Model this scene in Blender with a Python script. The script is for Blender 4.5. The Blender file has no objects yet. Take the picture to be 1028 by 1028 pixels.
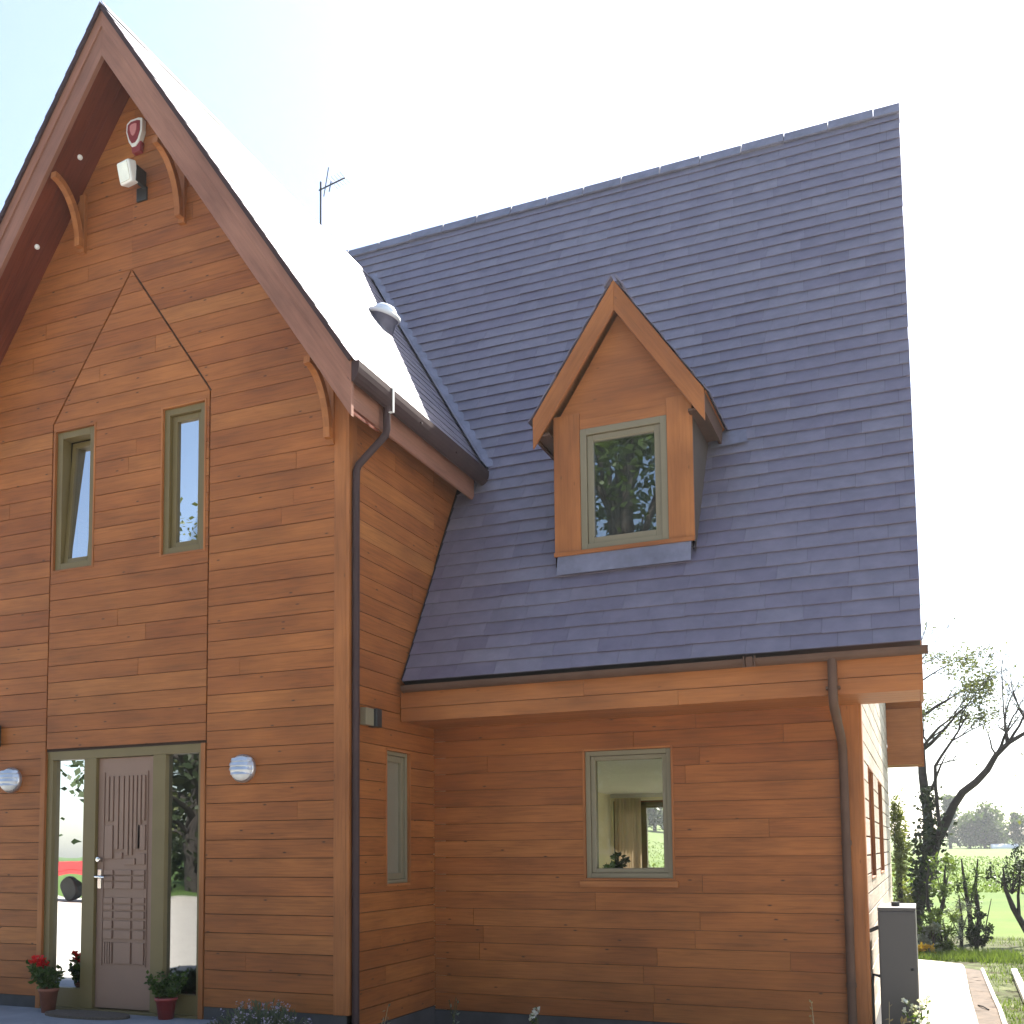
import bpy, math, random
from mathutils import Vector, Matrix
random.seed(7)
S = bpy.context.scene
COL = S.collection
R_ = math.radians

# ------------------------------------------------------------------ dimensions (metres, from the photograph)
XC, K = -2.152, 1.469            # wing centre line, wing roof slope
ZRW = 8.50                       # wing ridge
D, RR = 1.488, 3.569             # main front wall plane, right end wall plane
YR, ZR, M = 4.578, 9.146, 1.706  # main ridge and slope
XV = 4.03                        # right verge
XL = -4.304                      # left walls
YB = 2*YR - D                    # rear wall
ZG = -0.30                       # ground
SUN_AZ, SUN_EL = 16.0, 48.0

# ------------------------------------------------------------------ mesh builder
class MB:
    def __init__(s):
        s.v=[]; s.f=[]; s.uv=[]; s.t=[]; s.sm=[]
    def add(s, vs, fs, uvs=None, tone=None, smooth=False):
        b=len(s.v); s.v+= [tuple(p) for p in vs]
        for i,f in enumerate(fs):
            s.f.append([b+k for k in f])
            s.uv.append(uvs[i] if uvs else [(vs[k][0]+vs[k][1], vs[k][2]) for k in f])
            s.t.append(random.random() if tone is None else tone); s.sm.append(smooth)
    def box(s, x0,x1,y0,y1,z0,z1, tone=None, g=None, rot=None, piv=None):
        vs=[Vector((x,y,z)) for x in (x0,x1) for y in (y0,y1) for z in (z0,z1)]
        dims=(abs(x1-x0),abs(y1-y0),abs(z1-z0))
        if g is None: g=max(range(3),key=lambda i:dims[i])
        o=[i for i in range(3) if i!=g]; off=random.random()*20
        fs=[(0,1,3,2),(4,6,7,5),(0,4,5,1),(2,3,7,6),(0,2,6,4),(1,5,7,3)]
        uvs=[[(vs[k][g]+off, vs[k][o[0]]+vs[k][o[1]]) for k in f] for f in fs]
        if rot is not None:
            piv=Vector(piv) if piv else sum(vs,Vector())/8
            vs=[piv+rot@(v-piv) for v in vs]
        s.add(vs,fs,uvs,random.random() if tone is None else tone)
    def prism(s, poly, mp, d0, d1, tone=None, gdir=(1,0)):
        n=len(poly); off=random.random()*20
        vs=[Vector(mp(u,v,d0)) for u,v in poly]+[Vector(mp(u,v,d1)) for u,v in poly]
        fs=[tuple(range(n)),tuple(range(2*n-1,n-1,-1))]
        gx,gy=gdir
        q=lambda i:(poly[i%n][0]*gx+poly[i%n][1]*gy+off, -poly[i%n][0]*gy+poly[i%n][1]*gx+(0 if i<n else .07))
        for i in range(n):
            j=(i+1)%n; fs.append((i,n+i,n+j,j))
        s.add(vs,fs,[[q(k) for k in f] for f in fs],random.random() if tone is None else tone)
    def tube(s, pts, rad, n=10, tone=None, cap=True):
        pts=[Vector(p) for p in pts]
        if not hasattr(rad,'__len__'): rad=[rad]*len(pts)
        vs=[];fs=[];uvs=[]
        up=None; L=0
        Ls=[]
        for i,p in enumerate(pts):
            t=(pts[min(i+1,len(pts)-1)]-pts[max(i-1,0)])
            if t.length<1e-9: t=Vector((0,0,1))
            t.normalize()
            if up is None:
                up=Vector((0,0,1)) if abs(t.z)<.9 else Vector((1,0,0))
            a=t.cross(up); 
            if a.length<1e-6: a=t.cross(Vector((0,1,0)))
            a.normalize(); b=a.cross(t).normalized(); up=b
            if i: L+=(pts[i]-pts[i-1]).length
            Ls.append(L)
            for k in range(n):
                an=2*math.pi*k/n
                vs.append(p+(a*math.cos(an)+b*math.sin(an))*rad[i])
        for i in range(len(pts)-1):
            for k in range(n):
                k2=(k+1)%n
                fs.append((i*n+k,i*n+k2,(i+1)*n+k2,(i+1)*n+k))
                uvs.append([(Ls[i],k/n),(Ls[i],(k+1)/n),(Ls[i+1],(k+1)/n),(Ls[i+1],k/n)])
        s.add(vs,fs,uvs,random.random() if tone is None else tone,True)
        if cap:
            for e in (0,len(pts)-1):
                f=[e*n+k for k in range(n)]
                s.add([vs[k] for k in f],[tuple(range(n))],None,tone,False)
    def lathe(s, prof, c, n=24, axis='z', tone=None, smooth=True):
        vs=[];fs=[]
        for r,h in prof:
            for k in range(n):
                a=2*math.pi*k/n; x,y=r*math.cos(a),r*math.sin(a)
                if axis=='z': p=(x,y,h)
                elif axis=='y': p=(x,-h,y)
                else: p=(h,x,y)
                vs.append((c[0]+p[0],c[1]+p[1],c[2]+p[2]))
        for i in range(len(prof)-1):
            for k in range(n):
                k2=(k+1)%n; fs.append((i*n+k,i*n+k2,(i+1)*n+k2,(i+1)*n+k))
        s.add(vs,fs,None,tone,smooth)
    def build(s, name, mat, parent=None, bevel=0, loc=None):
        me=bpy.data.meshes.new(name); me.from_pydata([tuple(v) for v in s.v],[],s.f)
        uv=me.uv_layers.new(name='UVMap'); fl=[]
        for u in s.uv:
            for c in u: fl+= [c[0],c[1]]
        uv.data.foreach_set('uv',fl)
        at=me.attributes.new('tone','FLOAT','FACE'); at.data.foreach_set('value',s.t)
        me.polygons.foreach_set('use_smooth',s.sm)
        me.materials.append(mat); me.update()
        o=bpy.data.objects.new(name,me); COL.objects.link(o)
        if parent:
            o.parent=parent
            if parent.type=='EMPTY': o.location=-parent.location
        if bevel:
            m=o.modifiers.new('Bevel','BEVEL'); m.width=bevel; m.segments=2; m.limit_method='ANGLE'; m.angle_limit=R_(40)
        return o

def empty(name, loc, label, cat, group=None):
    o=bpy.data.objects.new(name,None); COL.objects.link(o); o.location=loc
    o['label']=label; o['category']=cat
    if group: o['group']=group
    return o
def tag(o,label,cat,group=None,kind=None):
    if label: o['label']=label
    if cat: o['category']=cat
    if group: o['group']=group
    if kind: o['kind']=kind
    return o

# ------------------------------------------------------------------ materials
def newmat(name):
    m=bpy.data.materials.new(name); m.use_nodes=True
    nt=m.node_tree; bs=nt.nodes['Principled BSDF']; out=nt.nodes['Material Output']
    return m,nt,bs,out
def nd(nt,t,**k):
    n=nt.nodes.new(t)
    for a,b in k.items():
        if a in n.inputs.keys(): n.inputs[a].default_value=b
        else: setattr(n,a,b)
    return n
def ramp(nt,stops):
    r=nt.nodes.new('ShaderNodeValToRGB'); e=r.color_ramp.elements
    while len(e)<len(stops): e.new(.5)
    for i,(p,c) in enumerate(stops): e[i].position=p; e[i].color=(*c,1)
    return r
def mix(nt,a,b,fac,mode='MIX'):
    n=nt.nodes.new('ShaderNodeMix'); n.data_type='RGBA'; n.blend_type=mode
    for sk,val in ((n.inputs[0],fac),(n.inputs[6],a),(n.inputs[7],b)):
        if hasattr(val,'links') or hasattr(val,'is_output'): nt.links.new(val,sk)
        elif isinstance(val,(int,float)): sk.default_value=val
        else: sk.default_value=(*val,1)
    return n.outputs[2]

def wood(name, stops, rough=.5, knots=.5, grain=.35, weather=.25, spec=.3):
    m,nt,bs,out=newmat(name); L=nt.links.new
    uv=nd(nt,'ShaderNodeUVMap'); tone=nd(nt,'ShaderNodeAttribute',attribute_name='tone')
    mp=nd(nt,'ShaderNodeMapping'); mp.inputs['Scale'].default_value=(1.3,26,1); L(uv.outputs[0],mp.inputs[0])
    n1=nd(nt,'ShaderNodeTexNoise',Scale=2.0,Detail=6.0,Roughness=.62,Distortion=.7); L(mp.outputs[0],n1.inputs['Vector'])
    base=ramp(nt,stops); L(tone.outputs['Fac'],base.inputs[0])
    g=ramp(nt,[(.25,(1-grain,)*3),(.55,(1,1,1)),(.8,(1+grain*.45,)*3)]); L(n1.outputs[0],g.inputs[0])
    c=mix(nt,base.outputs[0],g.outputs[0],1,'MULTIPLY')
    # broad blotches of the stain
    mp2=nd(nt,'ShaderNodeMapping'); mp2.inputs['Scale'].default_value=(.9,3,1); L(uv.outputs[0],mp2.inputs[0])
    n2=nd(nt,'ShaderNodeTexNoise',Scale=1.6,Detail=3.0,Roughness=.55); L(mp2.outputs[0],n2.inputs['Vector'])
    w=ramp(nt,[(.3,(1-weather,1-weather*1.1,1-weather*1.2)),(.7,(1+weather*.5,1+weather*.45,1+weather*.4))]); L(n2.outputs[0],w.inputs[0])
    c=mix(nt,c,w.outputs[0],1,'MULTIPLY')
    tc=nd(nt,'ShaderNodeTexCoord')
    n3=nd(nt,'ShaderNodeTexNoise',Scale=.8,Detail=3.0); L(tc.outputs['Object'],n3.inputs['Vector'])
    w3=ramp(nt,[(.35,(.84,.8,.78)),(.65,(1.08,1.1,1.1))]); L(n3.outputs[0],w3.inputs[0])
    c=mix(nt,c,w3.outputs[0],1,'MULTIPLY')
    if knots>0:
        mp3=nd(nt,'ShaderNodeMapping'); mp3.inputs['Scale'].default_value=(2.6,7.5,1); L(uv.outputs[0],mp3.inputs[0])
        vo=nd(nt,'ShaderNodeTexVoronoi',voronoi_dimensions='2D',Scale=1.0,Randomness=1.0); L(mp3.outputs[0],vo.inputs['Vector'])
        k=ramp(nt,[(.02,(1,1,1)),(.06,(0,0,0))]); L(vo.outputs['Distance'],k.inputs[0])
        sel=nd(nt,'ShaderNodeSeparateColor'); L(vo.outputs['Color'],sel.inputs[0])
        gt=nd(nt,'ShaderNodeMath',operation='GREATER_THAN'); L(sel.outputs[0],gt.inputs[0]); gt.inputs[1].default_value=.74
        mu=nd(nt,'ShaderNodeMath',operation='MULTIPLY'); L(k.outputs[0],mu.inputs[0]); L(gt.outputs[0],mu.inputs[1])
        mu2=nd(nt,'ShaderNodeMath',operation='MULTIPLY'); L(mu.outputs[0],mu2.inputs[0]); mu2.inputs[1].default_value=knots
        c=mix(nt,c,(.035,.016,.009),mu2.outputs[0])
    L(c,bs.inputs['Base Color'])
    bs.inputs['Roughness'].default_value=rough; bs.inputs['Specular IOR Level'].default_value=spec
    bp=nd(nt,'ShaderNodeBump',Strength=.25,Distance=.004); L(n1.outputs[0],bp.inputs['Height']); L(bp.outputs[0],bs.inputs['Normal'])
    return m
def plain(name,col,rough=.5,metal=0,noise=.12,scale=6,bump=0.0,spec=.5):
    m,nt,bs,out=newmat(name); L=nt.links.new
    tc=nd(nt,'ShaderNodeTexCoord'); n=nd(nt,'ShaderNodeTexNoise',Scale=float(scale),Detail=5.0,Roughness=.6); L(tc.outputs['Object'],n.inputs['Vector'])
    r=ramp(nt,[(.3,tuple(c*(1-noise) for c in col)),(.7,tuple(c*(1+noise) for c in col))]); L(n.outputs[0],r.inputs[0])
    L(r.outputs[0],bs.inputs['Base Color']); bs.inputs['Roughness'].default_value=rough; bs.inputs['Metallic'].default_value=metal
    bs.inputs['Specular IOR Level'].default_value=spec
    if bump:
        b=nd(nt,'ShaderNodeBump',Strength=bump,Distance=.01); L(n.outputs[0],b.inputs['Height']); L(b.outputs[0],bs.inputs['Normal'])
    return m
def glass(name, k=1.7, base=.05, tint=(.86,.9,.9), rough=0.0, wav=.0015):
    m,nt,bs,out=newmat(name); nt.nodes.remove(bs); L=nt.links.new
    fr=nd(nt,'ShaderNodeFresnel',IOR=1.5)
    ma=nd(nt,'ShaderNodeMath',operation='MULTIPLY_ADD'); L(fr.outputs[0],ma.inputs[0]); ma.inputs[1].default_value=k; ma.inputs[2].default_value=base; ma.use_clamp=True
    tr=nd(nt,'ShaderNodeBsdfTransparent'); tr.inputs[0].default_value=(*tint,1)
    gl=nd(nt,'ShaderNodeBsdfGlossy',Roughness=rough)
    tc=nd(nt,'ShaderNodeTexCoord'); n=nd(nt,'ShaderNodeTexNoise',Scale=2.2,Detail=1.0); L(tc.outputs['Object'],n.inputs['Vector'])
    b=nd(nt,'ShaderNodeBump',Strength=1.0,Distance=wav); L(n.outputs[0],b.inputs['Height']); L(b.outputs[0],gl.inputs['Normal'])
    mx=nd(nt,'ShaderNodeMixShader'); L(ma.outputs[0],mx.inputs[0]); L(tr.outputs[0],mx.inputs[1]); L(gl.outputs[0],mx.inputs[2])
    L(mx.outputs[0],out.inputs[0]); return m
def leafmat(name, stops, trans=.45, rough=.5, tt=(1.0,1.0,.45)):
    m,nt,bs,out=newmat(name); L=nt.links.new
    t=nd(nt,'ShaderNodeAttribute',attribute_name='tone'); r=ramp(nt,stops); L(t.outputs['Fac'],r.inputs[0])
    L(r.outputs[0],bs.inputs['Base Color']); bs.inputs['Roughness'].default_value=rough; bs.inputs['Specular IOR Level'].default_value=.25
    tl=nd(nt,'ShaderNodeBsdfTranslucent'); c=mix(nt,r.outputs[0],tt,1,'MULTIPLY'); L(c,tl.inputs[0])
    mx=nd(nt,'ShaderNodeMixShader'); mx.inputs[0].default_value=trans; L(bs.outputs[0],mx.inputs[1]); L(tl.outputs[0],mx.inputs[2])
    L(mx.outputs[0],out.inputs[0]); return m

WOODS=[(0,(.285,.091,.023)),(.2,(.308,.102,.026)),(.8,(.325,.111,.0285)),(.95,(.345,.122,.032)),(1,(.385,.148,.042))]
GREYED_LIT=[(0,(.50,.43,.34)),(.5,(.57,.50,.41)),(1,(.63,.56,.47))]  # greyed wood, paled further to paint sun glare on the end wall
M_CLAD=wood('larch_cladding',WOODS,rough=.5,knots=.85)
M_CLAD_LIT=wood('greyed_lit_cladding',GREYED_LIT,rough=.6,knots=.6)
M_TRIM=wood('larch_trim',[(0,(.32,.115,.034)),(1,(.37,.138,.042))],rough=.5,knots=.4,grain=.25)
M_BARGE=wood('purple_brown_barge',[(0,(.245,.115,.078)),(1,(.285,.132,.088))],rough=.5,knots=0,grain=.22)  # purple brown tint for bargeboards and wing fascias
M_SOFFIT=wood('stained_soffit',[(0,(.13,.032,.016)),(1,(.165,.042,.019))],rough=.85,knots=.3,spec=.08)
M_DARKW=plain('dark_backing',(.03,.015,.009),.9)
M_FRAME=plain('olive_frame',(.150,.108,.038),.45,noise=.08,scale=3)
M_FRAMEG=plain('grey_olive_frame',(.19,.158,.098),.45,noise=.08,scale=3)
M_DOOR=plain('brown_door_paint',(.235,.140,.098),.45,noise=.06,scale=3)
M_PIPED=plain('purple_brown_pipe',(.045,.025,.024),.55,noise=.2,scale=4,spec=.2)
M_PIPE=plain('brown_rainwater_goods',(.088,.048,.032),.6,noise=.15,scale=4,spec=.2)
M_LEAD=plain('lead_sheet',(.17,.165,.215),.5,metal=.2,noise=.25,scale=5,bump=.15)
M_WHITE=plain('white_plastic',(.72,.72,.70),.35,noise=.05)
M_BLACK=plain('black_plastic',(.02,.02,.02),.4)
M_METAL=plain('galvanised',(.62,.64,.67),.35,metal=.85,noise=.1)
M_CHROME=plain('chrome',(.75,.74,.72),.2,metal=1.0,noise=.02)
M_REDP=plain('dark_red_plastic',(.22,.03,.035),.4)
M_PINK=plain('pink_plastic',(.55,.22,.22),.4)
M_TERRA=plain('terracotta',(.24,.085,.05),.75,noise=.2,scale=14)
M_TERRAR=plain('red_glazed_pot',(.25,.035,.03),.35,noise=.2,scale=14)
M_GREYBOX=plain('grey_painted_steel',(.066,.056,.052),.5,noise=.06,scale=2)
M_CONC=plain('pale_concrete',(.40,.36,.29),.85,noise=.2,scale=2.2,bump=.2)
M_SLAB=plain('grey_paving',(.22,.23,.25),.85,noise=.16,scale=3,bump=.25)
M_PLINTH=plain('dark_plinth',(.062,.058,.058),.9,noise=.25,scale=5,bump=.2)
M_SOIL=plain('soil_strip',(.085,.06,.04),.95,noise=.35,scale=9,bump=.6)
M_KERB=plain('white_kerb',(.72,.69,.63),.7,noise=.12,scale=8)
M_PLAST=plain('cream_plaster',(.88,.84,.62),.9,noise=.03,scale=2)
M_CEIL=plain('ceiling_paint',(.82,.84,.82),.9,noise=.03,scale=2)
M_CURT=None
M_GLASS=glass('window_glass',.8,.0,(.99,.99,.99))
M_GLASSR=glass('reflective_glass',.75,.01,(.75,.78,.78))
M_GLASSDM=glass('dormer_glass',1.9,.14,(.75,.78,.78))
M_GLASSD=glass('door_glass',1.3,.05,(.7,.74,.74))
M_FROST=plain('frosted_glass',(.20,.175,.125),.3,noise=.05)
M_MAT=plain('door_mat_fibre',(.10,.075,.055),1,noise=.3,scale=60,bump=.5)
M_ROOM=plain('bare_room',(.25,.22,.19),.9)
M_RED=plain('red_machinery',(.25,.02,.02),.6)

M_CURT=leafmat('cream_curtain',[(0,(.78,.68,.52)),(1,(.82,.72,.56))],.7,.9,(1,1,1))
def slate_mat(name):
    m,nt,bs,out=newmat(name); L=nt.links.new
    t=nd(nt,'ShaderNodeAttribute',attribute_name='tone')
    r=ramp(nt,[(0,(.130,.112,.152)),(.2,(.142,.123,.166)),(.85,(.149,.129,.173)),(1,(.163,.142,.182))]); L(t.outputs['Fac'],r.inputs[0])
    uv=nd(nt,'ShaderNodeUVMap'); n=nd(nt,'ShaderNodeTexNoise',Scale=5.0,Detail=7.0,Roughness=.65); L(uv.outputs[0],n.inputs['Vector'])
    g=ramp(nt,[(.3,(.8,.8,.82)),(.7,(1.16,1.15,1.12))]); L(n.outputs[0],g.inputs[0])
    c=mix(nt,r.outputs[0],g.outputs[0],1,'MULTIPLY')
    n2=nd(nt,'ShaderNodeTexNoise',Scale=.55,Detail=3.0); L(uv.outputs[0],n2.inputs['Vector'])
    g2=ramp(nt,[(.35,(.86,.83,.88)),(.65,(1.08,1.1,1.06))]); L(n2.outputs[0],g2.inputs[0])
    c=mix(nt,c,g2.outputs[0],1,'MULTIPLY')
    L(c,bs.inputs['Base Color']); bs.inputs['Roughness'].default_value=.55; bs.inputs['Specular IOR Level'].default_value=.8
    b=nd(nt,'ShaderNodeBump',Strength=.25,Distance=.004); L(n.outputs[0],b.inputs['Height']); L(b.outputs[0],bs.inputs['Normal'])
    return m
M_SLATE=slate_mat('purple_slate')
M_SLATEU=plain('roof_underlay',(.03,.03,.034),.9)

# ------------------------------------------------------------------ cladding
def clad(mb, z0,z1,pitch, left,right, holes,breaks, mp, depth, gap, jitter=.0012, jlen=(1.4,3.6), base=0.0, endgap=.0):
    nrow=max(1,int(round((z1-z0)/pitch))); pitch=(z1-z0)/nrow
    for i in range(nrow):
        a=z0+i*pitch+gap/2; b=z0+(i+1)*pitch-gap/2
        lo=min(left(a),left(b)); hi=max(right(a),right(b))
        js=[]; x=lo+random.uniform(.3,jlen[1])
        while gap>0 and x<hi-.25: js.append(x); x+=random.uniform(*jlen)
        segs=[random.random() for _ in range(len(js)+1)]; offs=[random.random()*40 for _ in segs]
        cuts=[a]+sorted(z for z in set(list(breaks)+[h[2] for h in holes]+[h[3] for h in holes]) if a+1e-4<z<b-1e-4)+[b]
        for p,q in zip(cuts[:-1],cuts[1:]):
            ivs=[((left(p+1e-6),right(p+1e-6)),(left(q-1e-6),right(q-1e-6)))]
            for h in sorted(holes):
                if h[2]<=p+1e-5 and h[3]>=q-1e-5:
                    nv=[]
                    for (l0,r0),(l1,r1) in ivs:
                        nv.append(((l0,min(r0,h[0])),(l1,min(r1,h[0]))))
                        nv.append(((max(l0,h[1]),r0),(max(l1,h[1]),r1)))
                    ivs=nv
            for (l0,r0),(l1,r1) in ivs:
                if r0-l0<.004 and r1-l1<.004: continue
                if r0<l0: l0=r0=(l0+r0)/2
                if r1<l1: l1=r1=(l1+r1)/2
                inner=[j for j in js if max(l0,l1)+.05<j<min(r0,r1)-.05]
                edges=[(l0,l1)]
                for j in inner: edges+= [(j-endgap/2-.001,)*2,(j+endgap/2+.001,)*2]
                edges.append((r0,r1))
                for e in range(0,len(edges),2):
                    (x0,x1),(y0,y1)=edges[e],edges[e+1]
                    si=sum(1 for j in js if j<(x0+y0)/2); off=offs[si]
                    d=depth+random.uniform(-jitter,jitter)
                    pl=[(x0,p),(y0,p),(y1,q),(x1,q)]
                    vs=[mp(u,v,d) for u,v in pl]+[mp(u,v,base) for u,v in pl]
                    fs=[(0,1,2,3),(1,0,4,5),(3,2,6,7),(0,3,7,4),(2,1,5,6)]
                    uu=[(u+off,v) for u,v in pl]*2
                    mb.add(vs,fs,[[uu[k] for k in f] for f in fs],segs[si])
def wallsolid(mb, z0,z1,left,right,holes,breaks,mp,d0,d1):
    clad(mb,z0,z1,(z1-z0),left,right,holes,breaks,mp,d1,0,0,base=d0)
    # inner skin
    clad(mb,z0,z1,(z1-z0),left,right,holes,breaks,mp,d0,0,0,base=d0+.001)

mpF=lambda u,v,d:(u,-d,v)             # wing front
mpS=lambda u,v,d:(d,u,v)              # wing right side
mpM=lambda u,v,d:(u,D-d,v)            # main front
mpE=lambda u,v,d:(RR+d,u,v)           # right end wall
mpL=lambda u,v,d:(XL-d,u,v)           # left end
mpB=lambda u,v,d:(u,YB+d,v)           # rear
PITCH=.146

house=empty('timber_house',(0,0,0),'orange brown timber clad house with steep slate roofs and a gabled front wing','house')

# --- wing front
wingTop=lambda x: 8.06-K*abs(x-XC)
S1,S2,ZSH,ZPK=-3.011,-1.301,5.13,6.37
WL=(-2.996,-2.519,3.783,5.072); WR=(-1.803,-1.335,3.783,5.072); DOOR=(-3.06,-1.30,-.3,2.20)
gl=lambda z: max(XL, XC-(8.06-z)/K); gr=lambda z: min(0.0, XC+(8.06-z)/K)
GP=.007
def pl_(z):
    if z<ZSH: return S1
    return min(XC, S1+(z-ZSH)/(ZPK-ZSH)*(XC-S1))
def pr_(z): return 2*XC-pl_(z) if z>=ZSH else S2
mb=MB()
brk=[2.2,ZSH,ZPK,8.06-K*2.152]
slp=math.hypot(1,(ZPK-ZSH)/(XC-S1))
gp=lambda z: GP if z<ZSH else GP*slp/((ZPK-ZSH)/(XC-S1))*1.2
# left of the panel / right of the panel / above
clad(mb,.10,.10+PITCH*36,PITCH,gl,lambda z:pl_(z)-gp(z),[],brk,mpF,.020,.0055)
st=random.getstate()
clad(mb,.10,.10+PITCH*36,PITCH,lambda z:pr_(z)+gp(z),lambda z:min(gr(z),-.108) ,[],brk,mpF,.020,.0055)
za=.10+PITCH*36
clad(mb,za,za+PITCH*18,PITCH,gl,lambda z:(pl_(z)-gp(z)) if z<ZPK else XC,[],brk,mpF,.020,.0055)
clad(mb,za,za+PITCH*18,PITCH,lambda z:(pr_(z)+gp(z)) if z<ZPK else XC,lambda z:min(gr(z),-.108) if z<5 else gr(z),[],brk,mpF,.020,.0055)
clad(mb,2.20+.02,2.22+PITCH*29,PITCH,lambda z:pl_(z)+gp(z),lambda z:pr_(z)-gp(z),[WL,WR],brk,mpF,.020,.0055)
mb.build('wall',M_CLAD,house)
mb=MB()
wallsolid(mb,-.28,8.0,gl,gr,[WL,WR,DOOR],brk,mpF,-.12,.0)
mb.build('wall_backing',M_DARKW,house)
mb=MB(); mb.box(-.106,-.0,-.030,.0,.10,4.93,g=2); mb.box(.0,.026,-.030,.095,.10,4.86,g=2)
mb.build('corner_board',M_TRIM,house,.003)
for a,b in ((XL,DOOR[0]),(DOOR[1],0)):
    mb=MB(); mb.box(a,b,-.012,.0,ZG,.098); mb.build('plinth',M_PLINTH,house)

# --- wing right (return) wall, left wall
RWIN=(.568,1.006,1.035,2.150)
mb=MB()
clad(mb,-.03,-.03+PITCH*34,PITCH,lambda z:.096,lambda z:D+.0,[RWIN],[],mpS,.020,.0055)
clad(mb,2.66,2.66+PITCH*15,PITCH,lambda z:D,lambda z:min(4.0,YR-(ZR-z)/M),[],[],mpS,.020,.0055)
mb.build('wall',M_CLAD,house)
mb=MB(); wallsolid(mb,-.28,4.93,lambda z:0.0,lambda z:max(D,min(YR-(ZR-z)/M,4)),[RWIN],[2.6],mpS,-.12,0); mb.build('wall_backing',M_DARKW,house)
mb=MB(); mb.box(0,.012,0,D,ZG,-.034); mb.build('plinth',M_PLINTH,house)
mb=MB(); clad(mb,-.03,-.03+PITCH*34,PITCH,lambda z:0,lambda z:YB,[],[],mpL,.020,.0055); mb.build('wall',M_CLAD,house)
gm0=lambda z: YR-(ZR-.35-z)/M; gm1=lambda z: YR+(ZR-.35-z)/M
gf=lambda z: max(D,gm0(z)); gb=lambda z:min(YB,gm1(z))
mb=MB(); wallsolid(mb,-.28,8.7,lambda z:gf(z),gb,[],[3.525],mpL,-.12,0); wallsolid(mb,-.28,4.93,lambda z:0,lambda z:D,[],[],mpL,-.12,0); mb.build('wall_backing',M_DARKW,house)

# --- main front wall
MWIN=(1.392,2.153,1.062,2.150)
ZMB=-.06
mb=MB(); clad(mb,ZMB,ZMB+PITCH*17,PITCH,lambda z:.022,lambda z:3.449,[MWIN],[],mpM,.020,.0035,jlen=(.8,2.4)); mb.build('wall',M_CLAD,house)
mb=MB(); wallsolid(mb,-.28,2.60,lambda z:0.122,lambda z:RR,[MWIN],[],mpM,-.14,0); mb.build('wall_backing',M_DARKW,house)
mb=MB(); mb.box(3.4495,3.569,D-.030,D,ZMB,2.40,g=2); mb.box(3.569,3.592,D-.030,D+.10,ZMB,2.40,g=2); mb.build('corner_board',M_TRIM,house,.003)
mb=MB(); mb.box(0.013,RR,D-.012,D,ZG,ZMB-.004); mb.build('plinth',M_PLINTH,house)
# --- right end wall
EW1=(2.25,3.05,1.05,1.99); EW2=(4.15,5.05,1.05,1.99); EW3=(5.7,6.9,3.6,5.0)
mb=MB(); clad(mb,ZMB,ZMB+PITCH*59,PITCH,lambda z:max(gf(z),D+.101 if z<2.4 else 0),gb,[EW1,EW2],[3.525],mpE,.020,.014); mb.build('wall',M_CLAD_LIT,house)
mb=MB(); wallsolid(mb,-.28,8.7,gf,gb,[EW1,EW2],[3.525],mpE,-.14,0); mb.build('wall_backing',M_DARKW,house)
mb=MB(); mb.box(RR,RR+.012,D,YB,ZG,ZMB-.004); mb.build('plinth',M_PLINTH,house)
# --- rear wall (windows look out to the field)
BW1=(-.06,1.62,.95,1.99); BW2=(1.70,3.36,-.15,1.99); BW3=(-3.6,-1.6,.4,2.0)  # second window unseen, added to light the room; first widened behind the curtain
mb=MB(); clad(mb,ZMB,ZMB+PITCH*25,PITCH,lambda z:XL,lambda z:RR,[BW1,BW2,BW3],[],mpB,.020,.0055); mb.build('wall',M_CLAD,house)
mb=MB(); wallsolid(mb,-.28,3.55,lambda z:XL,lambda z:RR,[BW1,BW2,BW3],[],mpB,-.14,0); mb.build('wall_backing',M_DARKW,house)

# --- room behind the main window
mb=MB()
x0,x1,y0,y1,zc=-.09,RR-.16,D+.16,YB-.16,2.085
def inner(mbx,holes,u0,u1,z0,z1,mp):
    clad(mbx,z0,z1,z1-z0,lambda z:u0,lambda z:u1,holes,[],mp,0,0,0,base=.02)
inner(mb,[MWIN],x0,x1,-.2,2.4,lambda u,v,d:(u,y0-d,v))
inner(mb,[BW1,BW2],x0,x1,-.2,2.4,lambda u,v,d:(u,y1+d-.0,v))
inner(mb,[EW1,EW2],y0,y1,-.2,2.4,lambda u,v,d:(x1+d,u,v))
inner(mb,[],y0,y1,-.2,2.4,lambda u,v,d:(x0-d,u,v))
mb.build('interior_wall',M_PLAST,house)
mb=MB(); mb.box(x0,x1,y0,y1,zc,zc+.1); mb.build('ceiling',M_CEIL,house)
mb=MB(); mb.box(x0,x1,y1-.05,y1-.003,zc-.05,zc-.002); mb.build('cornice',M_WHITE,house)
mb=MB(); mb.box(x0,x1,y0,y1,-.22,-.2); mb.build('floor',plain('pale_floor',(.84,.78,.66),.5),house)
mb=MB(); mb.box(XL+.13,-.13,.13,6,2.45,2.55); mb.box(XL+.13,-1.45,.13,6,-.22,-.2); mb.box(XL+.13,-.13,2.2,2.3,-.2,2.45); mb.box(XL+.13,-.13,2.2,2.3,2.55,4.8);mb.build('room_partition',M_ROOM,house)

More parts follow.
